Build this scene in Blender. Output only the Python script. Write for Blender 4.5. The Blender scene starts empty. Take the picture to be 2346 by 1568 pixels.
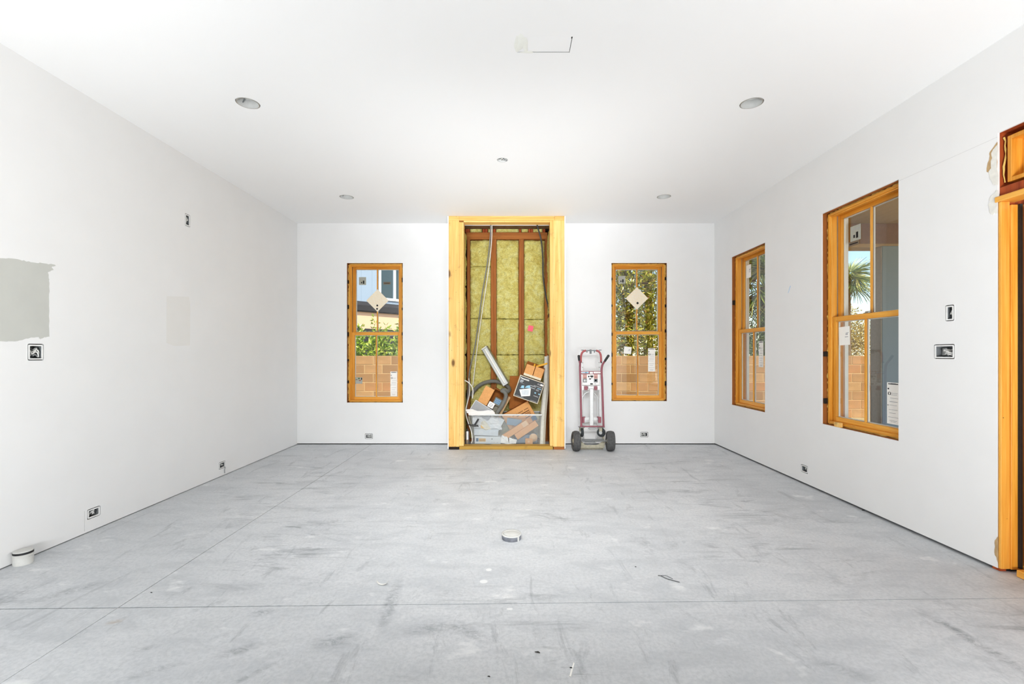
import bpy, bmesh, math, random
import numpy as np
from mathutils import Vector, Matrix, noise as mnoise

random.seed(7)
S = bpy.context.scene
COL = S.collection
PI = math.pi

# ------------------------------------------------------------------ camera, sky, sun, fill lights, exposure
F, CX, HV, CH = 1060.0, 1173.0, 811.0, 1.25      # focal length in pixels, centre column, horizon row, camera height
cam = bpy.data.cameras.new('camera')
cam.sensor_width = 36.0
cam.lens = F / 2346.0 * 36.0
cam.shift_y = (HV - 784.0) / 2346.0
cam.clip_start = 0.05
co = bpy.data.objects.new('camera', cam)
co.location = (0, 0, CH)
co.rotation_euler = (PI / 2, 0, 0)
COL.objects.link(co)
S.camera = co

w = bpy.data.worlds.new('world')
S.world = w
w.use_nodes = True
nt = w.node_tree
bg = nt.nodes['Background']
sky = nt.nodes.new('ShaderNodeTexSky')
sky.sky_type = 'NISHITA'
sky.sun_disc = False
sky.sun_elevation = math.radians(42)
sky.sun_rotation = math.radians(150)
sky.air_density = 1.0
sky.dust_density = 0.6
sky.ozone_density = 1.6
nt.links.new(sky.outputs[0], bg.inputs[0])
bg.inputs[1].default_value = 0.26

sun = bpy.data.lights.new('sun', 'SUN')
sun.energy = 7.5
sun.angle = math.radians(0.6)
sun.color = (1.0, 0.93, 0.80)
so = bpy.data.objects.new('sun', sun)
so.rotation_euler = Vector((0.26, -0.50, 0.83)).to_track_quat('Z', 'Y').to_euler()
COL.objects.link(so)

def area(name, loc, direction, sx, sy, power, color=(1, 1, 1), spread=180):
    l = bpy.data.lights.new(name, 'AREA')
    l.shape = 'RECTANGLE'
    l.size, l.size_y = sx, sy
    l.energy = power
    l.color = color
    l.spread = math.radians(spread)
    o = bpy.data.objects.new(name, l)
    o.location = loc
    o.rotation_euler = Vector(direction).to_track_quat('-Z', 'Y').to_euler()
    COL.objects.link(o)
    return o
# unseen fill lights added behind the camera for walls, ceiling and far floor
area('floor_fill', (0.0, -0.4, 2.80), (0, 5.2, -2.6), 1.6, 0.4, 24, (0.97, 0.985, 1.0), 52)
area('wall_fill', (-1.3, -0.5, 0.5), (-0.9, 1.6, 1), 1.0, 0.7, 60, (0.97, 0.985, 1.0), 120)
area('wall_fill', (1.3, -0.5, 0.5), (0.9, 1.6, 1), 1.0, 0.7, 60, (0.97, 0.985, 1.0), 120)
area('ceiling_fill', (0.0, -0.5, 0.35), (0, 5.8, 2.55), 2.4, 0.4, 13, (0.97, 0.985, 1.0), 32)

S.view_settings.view_transform = 'Standard'
S.view_settings.look = 'None'
S.view_settings.gamma = 1.0
S.view_settings.use_curve_mapping = False
S.view_settings.exposure = 0.08
S.cycles.max_bounces = 14
S.cycles.diffuse_bounces = 8
S.cycles.transparent_max_bounces = 16
S.cycles.caustics_reflective = False
S.cycles.caustics_refractive = False

# ------------------------------------------------------------------ helpers
def P(u, v, y):
    """world point at depth y that the photograph shows at pixel (u, v)"""
    return Vector(((u - CX) / F * y, y, CH + (HV - v) / F * y))

def lin(r, g, b):
    f = lambda c: (c / 255.0 / 12.92) if c <= 10 else (((c / 255.0) + 0.055) / 1.055) ** 2.4
    return (f(r), f(g), f(b), 1.0)

class MB:
    def __init__(s):
        s.v, s.f, s.sm = [], [], []
    def add(s, vs, fs, smooth=False, M=None):
        n = len(s.v)
        for p in vs:
            p = Vector(p)
            s.v.append(M @ p if M is not None else p)
        for f in fs:
            s.f.append([i + n for i in f]); s.sm.append(smooth)
        return s
    def box(s, x0, y0, z0, x1, y1, z1, M=None):
        vs = [(x0, y0, z0), (x1, y0, z0), (x1, y1, z0), (x0, y1, z0), (x0, y0, z1), (x1, y0, z1), (x1, y1, z1), (x0, y1, z1)]
        return s.add(vs, [(0, 3, 2, 1), (4, 5, 6, 7), (0, 1, 5, 4), (1, 2, 6, 5), (2, 3, 7, 6), (3, 0, 4, 7)], False, M)
    def obox(s, c, size, M=None):
        a, b, d = [k / 2 for k in size]
        return s.box(c[0] - a, c[1] - b, c[2] - d, c[0] + a, c[1] + b, c[2] + d, M)
    def prism(s, poly, t0, t1, M=None):
        """poly in (x, z), extruded along y from t0 to t1"""
        n = len(poly)
        vs = [(p[0], t0, p[1]) for p in poly] + [(p[0], t1, p[1]) for p in poly]
        fs = [tuple(range(n)), tuple(range(2 * n - 1, n - 1, -1))]
        fs += [(i, i + n, (i + 1) % n + n, (i + 1) % n) for i in range(n)]
        return s.add(vs, fs, False, M)
    def tube(s, pts, r, seg=10, M=None, caps=True):
        pts = [Vector(p) for p in pts]
        rs = r if isinstance(r, (list, tuple)) else [r] * len(pts)
        vs, fs = [], []
        up = None
        for i, p in enumerate(pts):
            d = (pts[min(i + 1, len(pts) - 1)] - pts[max(i - 1, 0)])
            d = d.normalized() if d.length > 1e-9 else Vector((0, 0, 1))
            if up is None:
                up = d.orthogonal().normalized()
            else:
                up = (up - d * up.dot(d))
                up = up.normalized() if up.length > 1e-6 else d.orthogonal().normalized()
            b = d.cross(up)
            for k in range(seg):
                a = 2 * PI * k / seg
                vs.append(p + (up * math.cos(a) + b * math.sin(a)) * rs[i])
        n = len(pts)
        for i in range(n - 1):
            for k in range(seg):
                fs.append((i * seg + k, i * seg + (k + 1) % seg, (i + 1) * seg + (k + 1) % seg, (i + 1) * seg + k))
        s.add(vs, fs, True, M)
        if caps:
            s.add(vs[:seg], [tuple(range(seg - 1, -1, -1))], False, M)
            s.add(vs[-seg:], [tuple(range(seg))], False, M)
        return s
    def lathe(s, prof, seg=24, M=None, smooth=True):
        """prof: list of (r, z) revolved about z"""
        vs, fs = [], []
        for r, z in prof:
            for k in range(seg):
                a = 2 * PI * k / seg
                vs.append((r * math.cos(a), r * math.sin(a), z))
        for i in range(len(prof) - 1):
            for k in range(seg):
                fs.append((i * seg + k, i * seg + (k + 1) % seg, (i + 1) * seg + (k + 1) % seg, (i + 1) * seg + k))
        return s.add(vs, fs, smooth, M)
    def disc(s, r, z, seg=24, M=None):
        return s.add([(r * math.cos(2 * PI * k / seg), r * math.sin(2 * PI * k / seg), z) for k in range(seg)], [tuple(range(seg))], False, M)
    def mesh(s, name, bevel=0.0):
        me = bpy.data.meshes.new(name)
        me.from_pydata([tuple(p) for p in s.v], [], s.f)
        me.polygons.foreach_set('use_smooth', s.sm)
        if bevel:
            bm = bmesh.new(); bm.from_mesh(me)
            es = [e for e in bm.edges if len(e.link_faces) == 2 and e.calc_face_angle(0) > 0.6]
            bmesh.ops.bevel(bm, geom=es, offset=bevel, segments=1, affect='EDGES', clamp_overlap=True)
            bm.to_mesh(me); bm.free()
        me.update()
        return me

def obj(name, mb, mat, parent=None, bevel=0.0, loc=None, rot=None, kind=None, label=None):
    me = mb.mesh(name, bevel) if isinstance(mb, MB) else mb
    if mat is not None and not me.materials:
        me.materials.append(mat)
    o = bpy.data.objects.new(name, me)
    COL.objects.link(o)
    if parent: o.parent = parent
    if loc is not None: o.location = loc
    if rot is not None: o.rotation_euler = rot
    if kind: o['kind'] = kind
    if label: o['label'] = label
    return o

def tag(o, label, cat, group=None, kind=None):
    o['label'] = label; o['category'] = cat
    if group: o['group'] = group
    if kind: o['kind'] = kind
    return o

def thing(name, label, cat, loc=(0, 0, 0), rot=(0, 0, 0), group=None, kind=None):
    o = bpy.data.objects.new(name, None)
    o.empty_display_size = 0.1
    COL.objects.link(o)
    o.location = loc; o.rotation_euler = rot
    return tag(o, label, cat, group, kind)

def dup(src, loc=None, rot=None, label=None):
    r = src.copy(); COL.objects.link(r)
    if loc is not None: r.location = loc
    if rot is not None: r.rotation_euler = rot
    if label: r['label'] = label
    for ch in list(src.children):
        c = ch.copy(); COL.objects.link(c); c.parent = r
        for g in list(ch.children):
            d = g.copy(); COL.objects.link(d); d.parent = c
    return r

def spline(pts, n=6):
    """Catmull-Rom through the points"""
    pts = [Vector(p) for p in pts]
    q = [2 * pts[0] - pts[1]] + pts + [2 * pts[-1] - pts[-2]]
    out = []
    for i in range(1, len(q) - 2):
        for k in range(n):
            t = k / n
            a, b, c, d = q[i - 1], q[i], q[i + 1], q[i + 2]
            out.append(0.5 * ((2 * b) + (c - a) * t + (2 * a - 5 * b + 4 * c - d) * t * t + (3 * b - a - 3 * c + d) * t ** 3))
    out.append(pts[-1])
    return out

# ------------------------------------------------------------------ materials
class NT:
    """tiny node-tree builder"""
    def __init__(s, name):
        s.m = bpy.data.materials.new(name); s.m.use_nodes = True
        s.t = s.m.node_tree; s.b = s.t.nodes['Principled BSDF']
        s.out = s.t.nodes['Material Output']
        s.co = s.n('ShaderNodeTexCoord').outputs['Object']
    def n(s, typ, **kw):
        x = s.t.nodes.new(typ)
        for k, v in kw.items(): setattr(x, k, v)
        return x
    def l(s, a, b): s.t.links.new(a, b)
    def mapping(s, scale, loc=(0, 0, 0), rot=(0, 0, 0), src=None):
        x = s.n('ShaderNodeMapping')
        x.inputs['Scale'].default_value = scale; x.inputs['Location'].default_value = loc; x.inputs['Rotation'].default_value = rot
        s.l(src or s.co, x.inputs[0]); return x.outputs[0]
    def noise(s, vec, scale, detail=4, rough=0.55, dist=0.0):
        x = s.n('ShaderNodeTexNoise')
        x.inputs['Scale'].default_value = scale; x.inputs['Detail'].default_value = detail
        x.inputs['Roughness'].default_value = rough; x.inputs['Distortion'].default_value = dist
        s.l(vec, x.inputs['Vector']); return x.outputs['Fac']
    def ramp(s, fac, stops, interp='LINEAR'):
        x = s.n('ShaderNodeValToRGB'); x.color_ramp.interpolation = interp
        e = x.color_ramp.elements
        while len(e) < len(stops): e.new(0.5)
        for i, (p, c) in enumerate(stops):
            e[i].position = p
            e[i].color = c if hasattr(c, '__len__') else (c, c, c, 1)
        s.l(fac, x.inputs[0]); return x.outputs[0]
    def mix(s, fac, a, b, mode='MIX'):
        x = s.n('ShaderNodeMix'); x.data_type = 'RGBA'; x.blend_type = mode
        for sock, val in ((x.inputs[0], fac), (x.inputs[6], a), (x.inputs[7], b)):
            if hasattr(val, 'is_output'): s.l(val, sock)
            elif hasattr(val, '__len__'): sock.default_value = val
            else: sock.default_value = val
        return x.outputs[2]
    def math(s, op, a, b=0.0):
        x = s.n('ShaderNodeMath'); x.operation = op
        for sock, val in ((x.inputs[0], a), (x.inputs[1], b)):
            if hasattr(val, 'is_output'): s.l(val, sock)
            else: sock.default_value = val
        return x.outputs[0]
    def bump(s, h, strength, dist=0.01):
        x = s.n('ShaderNodeBump'); x.inputs['Strength'].default_value = strength; x.inputs['Distance'].default_value = dist
        s.l(h, x.inputs['Height']); s.l(x.outputs[0], s.b.inputs['Normal'])
    def col(s, c):
        if hasattr(c, 'is_output'): s.l(c, s.b.inputs['Base Color'])
        else: s.b.inputs['Base Color'].default_value = c
    def done(s, rough=0.6, metal=0.0, spec=0.4):
        s.b.inputs['Roughness'].default_value = rough; s.b.inputs['Metallic'].default_value = metal
        s.b.inputs['Specular IOR Level'].default_value = spec
        return s.m

def plain(name, c, rough=0.6, metal=0.0, spec=0.4, var=0.08, scale=30, bump=0.0):
    k = NT(name)
    f = k.noise(k.co, scale, 4)
    d = tuple(max(0, x * (1 - var)) for x in c[:3]) + (1,)
    e = tuple(min(1, x * (1 + var)) for x in c[:3]) + (1,)
    k.col(k.ramp(f, [(0.3, d), (0.7, e)]))
    if bump: k.bump(f, bump, 0.004)
    return k.done(rough, metal, spec)

def wood(name, c0, c1, c2, axis='z', rough=0.45, knots=0.0, fine=70, dirt=0.0):
    k = NT(name)
    sc = {'z': (1, 1, 0.045), 'x': (0.045, 1, 1), 'y': (1, 0.045, 1)}[axis]
    v = k.mapping(sc)
    g = k.noise(v, fine, 6, 0.6, 0.6)
    band = k.noise(v, 14, 3, 0.5, 1.2)
    c = k.ramp(g, [(0.25, c0), (0.5, c1), (0.8, c2)])
    c = k.mix(0.55, c, k.ramp(band, [(0.3, c0), (0.55, c1), (0.75, c2)]))
    if knots:
        vo = k.n('ShaderNodeTexVoronoi'); vo.inputs['Scale'].default_value = knots
        vo.inputs['Randomness'].default_value = 1.0
        s2 = {'z': (1, 1, 0.45), 'x': (0.45, 1, 1), 'y': (1, 0.45, 1)}[axis]
        k.l(k.mapping(s2), vo.inputs['Vector'])
        mask = k.ramp(vo.outputs['Distance'], [(0.07, 1.0), (0.15, 0.0)])
        c = k.mix(mask, c, tuple(x * 0.28 for x in c0[:3]) + (1,))
        nl = k.n('ShaderNodeTexVoronoi'); nl.inputs['Scale'].default_value = 16
        k.l(k.co, nl.inputs['Vector'])
        c = k.mix(k.ramp(nl.outputs['Distance'], [(0.045, 0.85), (0.07, 0.0)]), c, lin(50, 35, 20))
    if dirt:
        dn = k.noise(k.co, 9, 5, 0.65)
        c = k.mix(k.ramp(dn, [(0.58, 0.0), (0.72, dirt)]), c, lin(110, 80, 45))
    k.col(c); k.bump(g, 0.12, 0.003)
    return k.done(rough, 0, 0.35)

M = {}
M['drywall'] = plain('drywall_paint', (0.83, 0.83, 0.825, 1), 0.85, 0, 0.2, 0.012, 3, 0.0)
k = NT('ceiling_paint'); f = k.noise(k.co, 180, 3); k.col((0.86, 0.86, 0.855, 1)); k.bump(f, 0.05, 0.002); M['ceiling'] = k.done(0.9, 0, 0.15)
M['gyp_core'] = plain('gypsum_core', lin(226, 224, 216), 0.9)
M['gyp_paper'] = plain('torn_paper', lin(190, 160, 118), 0.9, 0, 0.2, 0.15, 20)
M['seam'] = plain('seam_shadow_gap', lin(205, 205, 203), 0.9)
gold0, gold1, gold2 = lin(186, 112, 26), lin(226, 156, 52), lin(250, 198, 98)
M['pine_z'] = wood('window_pine_upright', gold0, gold1, gold2, 'z', 0.38)
M['pine_x'] = wood('window_pine_level', gold0, gold1, gold2, 'x', 0.38)
l0, l1, l2 = lin(214, 152, 72), lin(240, 194, 112), lin(252, 224, 160)
M['stud_z'] = wood('lumber_upright', l0, l1, l2, 'z', 0.6, 5.0, 60, 0.4)
M['stud_x'] = wood('lumber_level', l0, l1, l2, 'x', 0.6, 5.0, 60, 0.2)
M['plate_x'] = wood('treated_plate', lin(150, 112, 40), lin(186, 146, 62), lin(206, 170, 86), 'x', 0.6, 5.0, 60, 0.3)
r0, r1, r2 = lin(116, 62, 24), lin(164, 98, 42), lin(190, 126, 64)
M['rough_z'] = wood('rough_framing_upright', r0, r1, r2, 'z', 0.75, 0, 50, 0.5)
M['rough_x'] = wood('rough_framing_level', r0, r1, r2, 'x', 0.75, 0, 50, 0.5)
M['red_z'] = wood('reddish_framing', lin(120, 44, 12), lin(164, 70, 24), lin(190, 98, 44), 'z', 0.7, 0, 50, 0.3)
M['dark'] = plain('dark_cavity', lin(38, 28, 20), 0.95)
M['sheath'] = plain('sheathing_board', lin(92, 66, 40), 0.9, 0, 0.2, 0.2, 12)
M['foam'] = plain('spray_foam', lin(214, 178, 96), 0.85, 0, 0.3, 0.2, 40, 0.3)
M['liner'] = plain('jamb_liner_vinyl', lin(150, 138, 118), 0.5)
M['white_clad'] = plain('white_cladding', lin(236, 236, 232), 0.4, 0, 0.5, 0.02)
M['black'] = plain('black_plastic', lin(26, 26, 28), 0.5, 0, 0.4, 0.2)
M['black_ink'] = plain('black_ink', lin(34, 34, 36), 0.8, 0, 0.2)
M['grey_ink'] = plain('grey_ink', lin(168, 168, 170), 0.8, 0, 0.2)
M['paper'] = plain('white_paper', lin(246, 245, 240), 0.8, 0, 0.2, 0.02)
M['box_grey'] = plain('grey_box_plastic', lin(120, 124, 126), 0.6, 0, 0.3, 0.12)
M['wire_white'] = plain('white_wire', lin(226, 226, 222), 0.5)
M['wire_grey'] = plain('grey_wire', lin(128, 130, 130), 0.5)
M['wire_dark'] = plain('dark_wire', lin(58, 60, 60), 0.5)
M['metal'] = plain('brushed_metal', lin(196, 197, 198), 0.38, 0.85, 0.5, 0.06, 60)
M['can'] = plain('recessed_can_metal', lin(196, 197, 195), 0.6, 0.0, 0.4, 0.05, 30)
M['chrome'] = plain('steel', lin(150, 154, 156), 0.3, 0.9, 0.5)

k = NT('window_glass')
tr = k.n('ShaderNodeBsdfTransparent'); tr.inputs[0].default_value = (0.965, 0.98, 0.975, 1)
gl = k.n('ShaderNodeBsdfGlossy'); gl.inputs['Roughness'].default_value = 0.01
fr = k.n('ShaderNodeFresnel'); ge = k.n('ShaderNodeNewGeometry')      # both faces of a pane reflect alike
k.l(k.math('SUBTRACT', 1.45, k.math('MULTIPLY', ge.outputs['Backfacing'], 1.45 - 1 / 1.45)), fr.inputs['IOR'])
mx = k.n('ShaderNodeMixShader'); k.l(fr.outputs[0], mx.inputs[0]); k.l(tr.outputs[0], mx.inputs[1]); k.l(gl.outputs[0], mx.inputs[2])
k.l(mx.outputs[0], k.out.inputs['Surface']); M['glass'] = k.m

# concrete: mottled pale grey with scuffs, trowel marks and paint spots
k = NT('concrete_floor')
big = k.noise(k.co, 0.9, 6, 0.6, 0.4)
mid = k.noise(k.mapping((1.0, 2.2, 1), rot=(0, 0, 0.5)), 3.2, 8, 0.68, 0.5)
fine = k.noise(k.co, 55, 6, 0.7)
c = k.ramp(big, [(0.3, (0.56, 0.58, 0.60, 1)), (0.7, (0.69, 0.705, 0.72, 1))])
c = k.mix(k.ramp(mid, [(0.36, 0.40), (0.54, 0.0)]), c, (0.40, 0.425, 0.45, 1))
c = k.mix(k.ramp(fine, [(0.38, 0.45), (0.58, 0.0)]), c, (0.42, 0.445, 0.47, 1))
st = k.noise(k.mapping((0.9, 4.2, 1), rot=(0, 0, 0.62)), 2.1, 9, 0.75, 0.8)
gate = k.ramp(k.noise(k.co, 0.8, 3, 0.5), [(0.46, 0.0), (0.62, 1.0)])
c = k.mix(k.math('MULTIPLY', k.ramp(st, [(0.53, 0.0), (0.66, 0.8)]), gate), c, (0.23, 0.25, 0.27, 1))
st2 = k.noise(k.mapping((3.0, 0.8, 1), rot=(0, 0, 0.5), loc=(3, 1, 0)), 2.4, 9, 0.75, 0.8)
c = k.mix(k.ramp(st2, [(0.57, 0.0), (0.70, 0.6)]), c, (0.26, 0.28, 0.30, 1))
wn = k.noise(k.mapping((1, 1.6, 1), loc=(7, 2, 0)), 3.6, 7, 0.6)
c = k.mix(k.ramp(wn, [(0.62, 0.0), (0.70, 0.6)]), c, (0.82, 0.83, 0.835, 1))
vo = k.n('ShaderNodeTexVoronoi'); vo.inputs['Scale'].default_value = 1.15; k.l(k.co, vo.inputs['Vector'])
c = k.mix(k.ramp(vo.outputs['Distance'], [(0.05, 0.55), (0.075, 0.0)]), c, (0.76, 0.77, 0.77, 1))
def spot(u, v, L, wd, ang, colr, amt, rag=0.5):
    y_ = F * CH / (v - HV); x_ = (u - CX) / F * y_
    mp_ = k.n('ShaderNodeMapping', vector_type='TEXTURE')
    mp_.inputs['Location'].default_value = (x_, y_, 0); mp_.inputs['Rotation'].default_value = (0, 0, ang); mp_.inputs['Scale'].default_value = (L, wd, 1)
    k.l(k.co, mp_.inputs[0])
    g_ = k.n('ShaderNodeTexGradient', gradient_type='SPHERICAL'); k.l(mp_.outputs[0], g_.inputs[0])
    if rag < .2:
        return k.mix(k.ramp(g_.outputs['Fac'], [(0.12, 0.0), (0.35, amt)]), c, colr)
    m_ = k.math('MULTIPLY', k.ramp(g_.outputs['Fac'], [(0.0, 0.0), (0.65, 1.0)]), rag_n)
    return k.mix(k.math('MULTIPLY', m_, amt), c, colr)
rag_n = k.ramp(k.noise(k.mapping((1, 1.7, 1), rot=(0, 0, 0.5)), 16, 10, 0.8, 0.8), [(0.44, 0.12), (0.60, 1.0)])
DK, WT = (0.22, 0.24, 0.26, 1), (0.80, 0.81, 0.81, 1)
for q_ in ((896, 1380, .30, .045, 1.65, DK, .75), (2245, 1478, .32, .040, 1.62, DK, .8), (2150, 1425, .12, .03, 1.9, DK, .6), (1000, 1440, .20, .06, .2, DK, .6), (1075, 1450, .14, .05, 2.6, DK, .6), (765, 1470, .12, .07, .3, DK, .65), (545, 1492, .10, .04, .5, DK, .7),
           (600, 1405, .08, .04, .3, DK, .7), (480, 1388, .10, .03, .8, DK, .5), (160, 1355, .22, .06, .8, DK, .55), (345, 1540, .14, .03, .5, DK, .5), (335, 1487, .06, .03, .5, DK, .5), (580, 1545, .14, .02, .9, DK, .6), (1240, 1368, .16, .045, .0, DK, .45), (1930, 1535, .18, .05, 2.5, DK, .45), (1480, 1248, .14, .06, 2.4, DK, .35),
           (1030, 1358, .16, .05, 0, DK, .35), (1390, 1172, .2, .06, 0, DK, .3), (1760, 1190, .22, .10, 2.6, DK, .35), (1155, 1366, .085, .04, 0, WT, .9), (1780, 1495, .05, .016, 2.4, WT, .9), (1120, 1306, .022, .022, 0, WT, .9, .1), (1108, 1333, .028, .026, 0, WT, .9, .1), (1168, 1396, .02, .012, 0, WT, .9, .1), (1555, 1345, .05, .06, .6, WT, .7), (1200, 1180, .11, .05, .3, WT, .5), (1010, 1178, .16, .05, .4, WT, .45), (1060, 1145, .06, .04, 0, WT, .5), (262, 1426, .045, .03, .4, (0.42, 0.36, 0.30, 1), .7)):
    c = spot(*q_)
k.col(c); k.bump(fine, 0.08, 0.003); M['concrete'] = k.done(0.55, 0, 0.35)

k = NT('mineral_wool')
n1 = k.noise(k.co, 9, 6, 0.65, 1.0); n2 = k.noise(k.mapping((1, 1, 1.8)), 60, 5, 0.7, 1.5)
c = k.ramp(n1, [(0.28, lin(206, 184, 84)), (0.5, lin(232, 222, 132)), (0.70, lin(242, 240, 172))])
c = k.mix(k.ramp(n2, [(0.30, 0.55), (0.48, 0.0)]), c, lin(118, 102, 30))
c = k.mix(k.ramp(n2, [(0.54, 0.0), (0.68, 0.85)]), c, lin(246, 242, 186))
n3 = k.noise(k.mapping((1, 1, 1.5)), 17, 5, 0.6, 1.8)
rid = k.math('ABSOLUTE', k.math('SUBTRACT', n3, 0.5))
c = k.mix(k.ramp(rid, [(0.003, 0.65), (0.016, 0.0)]), c, lin(92, 78, 22))  # crevice shade painted into the wool as thin dark lines
k.col(c); k.bump(k.mix(0.5, n2, n3), 1.0, 0.02); M['wool'] = k.done(0.95, 0, 0.1)

# ------------------------------------------------------------------ slabs with rectangular and round holes
def holed(mb, s0, s1, h0, h1, holes, th, mp):
    S_, H_ = {s0, s1}, {h0, h1}
    rects = []
    for q in holes:
        if q[0] == 'r':
            _, a, b, c_, d = q
        else:
            _, sc, hc, r = q
            a, b, c_, d = sc - r * 1.3, sc + r * 1.3, hc - r * 1.3, hc + r * 1.3
        a, b, c_, d = max(a, s0), min(b, s1), max(c_, h0), min(d, h1)
        rects.append((a, b, c_, d, q)); S_ |= {a, b}; H_ |= {c_, d}
    ss, hh = sorted(S_), sorted(H_)
    V = {}
    def vid(s, h, t):
        key = (round(s, 5), round(h, 5), t)
        if key not in V:
            V[key] = len(mb.v); mb.v.append(Vector(mp(s, t, h)))
        return V[key]
    def face(ids): mb.f.append(ids); mb.sm.append(False)
    solid = lambda s, h: not any(a < s < b and c_ < h < d for a, b, c_, d, q in rects)
    for i in range(len(ss) - 1):
        for j in range(len(hh) - 1):
            a, b, c_, d = ss[i], ss[i + 1], hh[j], hh[j + 1]
            if b - a < 1e-6 or d - c_ < 1e-6: continue
            sm, hm = (a + b) / 2, (c_ + d) / 2
            if not solid(sm, hm): continue
            for t in (0, th): face([vid(a, c_, t), vid(b, c_, t), vid(b, d, t), vid(a, d, t)])
            nb = [((a, c_), (a, d), a - 1e-4, hm), ((b, c_), (b, d), b + 1e-4, hm), ((a, c_), (b, c_), sm, c_ - 1e-4), ((a, d), (b, d), sm, d + 1e-4)]
            for p, q_, x, y in nb:
                outside = x < s0 or x > s1 or y < h0 or y > h1
                if outside or not solid(x, y):
                    if not outside and any(r[4][0] == 'c' and r[0] < x < r[1] and r[2] < y < r[3] for r in rects): continue
                    face([vid(p[0], p[1], 0), vid(q_[0], q_[1], 0), vid(q_[0], q_[1], th), vid(p[0], p[1], th)])
    for a, b, c_, d, q in rects:
        if q[0] != 'c': continue
        _, sc, hc, r = q
        n = 32
        sq, ci = [], []
        for k_ in range(n):
            an = 2 * PI * (k_ + 0.5) / n
            x, y = math.cos(an), math.sin(an)
            m = max(abs(x), abs(y))
            sq.append((sc + x / m * r * 1.3, hc + y / m * r * 1.3)); ci.append((sc + x * r, hc + y * r))
        for k_ in range(n):
            k2 = (k_ + 1) % n
            extra = []
            if abs(abs(sq[k_][0] - sc) - abs(sq[k2][0] - sc)) > 1e-6 and abs(abs(sq[k_][1] - hc) - abs(sq[k2][1] - hc)) > 1e-6:
                extra = [(sc + math.copysign(r * 1.3, sq[k_][0] - sc), hc + math.copysign(r * 1.3, sq[k_][1] - hc))]
            for t in (0, th):
                face([vid(*ci[k_], t), vid(*sq[k_], t)] + [vid(*e, t) for e in extra] + [vid(*sq[k2], t), vid(*ci[k2], t)])
            face([vid(*ci[k_], 0), vid(*ci[k2], 0), vid(*ci[k2], th), vid(*ci[k_], th)])
    return mb
# ------------------------------------------------------------------ room shell
XL, XR, YB, YR, ZC = -2.959, 2.791, 6.376, -5.0, 3.048
TH = 0.0127
DEEP = 0.155
R90 = PI / 2
# windows: wall, opening origin (s along the wall, z), size
WIN = {1: ('back', -2.277, 0.577, 0.772, 1.925), 2: ('back', 1.371, 0.597, 0.764, 1.906),
       3: ('right', 5.893, 0.602, 0.788, 1.877), 4: ('right', 4.173, 0.619, 0.832, 1.892)}
DOOR = (1.66, 2.66, 0.0, 2.52)             # y0, y1, z0, z1 in the right wall
# electrical boxes: wall, centre along the wall, centre height, hole width, hole height
BOX = [('left', 2.875, 1.26, 0.100, 0.104), ('left', 4.22, 2.468, 0.070, 0.112), ('left', 3.274, 0.126, 0.106, 0.072), ('left', 4.724, 0.114, 0.106, 0.072),
       ('back', -1.973, 0.113, 0.108, 0.072), ('back', 1.823, 0.136, 0.108, 0.072),
       ('right', 4.416, 0.150, 0.106, 0.074), ('right', 2.950, 1.51, 0.062, 0.104), ('right', 2.988, 1.264, 0.145, 0.096)]
SPOT = [(-1.895, 3.320), (1.719, 3.320), (-1.898, 5.309), (1.738, 5.294)]
ALC = (-0.80, 0.655)                        # opening of the alcove in the back wall

def boxholes(wall, conv):
    return [('r', conv(c) - w_ / 2, conv(c) + w_ / 2, z - h_ / 2, z + h_ / 2) for wl, c, z, w_, h_ in BOX if wl == wall]
mp_wall = lambda s, t, h: (s, t, h)
def wall(name, loc, rotz, length, holes, gap, label, big):
    o = obj(name, holed(MB(), 0, length, gap, ZC, holes, TH, mp_wall), M['drywall'], None, 0, loc, (0, 0, rotz), 'structure')
    tag(o, label, 'wall', kind='structure')
    # framing and sheathing behind the drywall
    obj('sheathing', holed(MB(), -0.2, length + 0.2, -0.05, ZC + 0.2, big, 0.03, lambda s, t, h: (s, t + DEEP, h)), M['sheath'], o)
    segs, last = [], 0.0
    for q in sorted([b for b in big if b[3] <= 0.01], key=lambda b: b[1]):
        segs.append((last, q[1])); last = q[2]
    segs.append((last, length))
    for a, b in segs:
        obj('bottom_plate', MB().box(a, 0.050, 0.0, b, 0.13, 0.036), M['dark'], o)  # near-black plate colour stands in for shade in the floor gap
    return o
conv_b = lambda x: x - XL
conv_r = lambda y: YB - y
conv_l = lambda y: y - YR
hb = boxholes('back', conv_b); Bb = []
hr = boxholes('right', conv_r); Br = []
hl = boxholes('left', conv_l)
for n, (wl, a, z, W, H) in WIN.items():
    s = conv_b(a) if wl == 'back' else conv_r(a)
    q = ('r', s, s + W, z, z + H)
    (hb if wl == 'back' else hr).append(q); (Bb if wl == 'back' else Br).append(q)
qa = ('r', conv_b(ALC[0]), conv_b(ALC[1]), -0.05, 3.02)
hb.append(qa); Bb.append(qa)
qd = ('r', conv_r(DOOR[1]), conv_r(DOOR[0]), -0.05, DOOR[3])
hr.append(qd); Br.append(qd)
wall_back = wall('wall_back', (XL, YB, 0), 0, XR - XL, hb, 0.014, 'white drywall end wall with two narrow windows and the framed alcove', Bb)
wall_right = wall('wall_right', (XR, YB, 0), -R90, YB - YR, hr, 0.018, 'white drywall side wall with two sash windows and a door opening', Br)
wall_left = wall('wall_left', (XL, YR, 0), R90, YB - YR, hl, 0.006, 'white drywall side wall without windows, with grey paint patches', [])
o = obj('wall_rear', MB().box(XL - 0.2, YR - 0.15, -0.05, XR + 0.2, YR, ZC + 0.2), M['drywall'], None, 0, None, None, 'structure')
tag(o, 'plain white wall at the rear of the room, opposite the alcove', 'wall', kind='structure')
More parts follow.
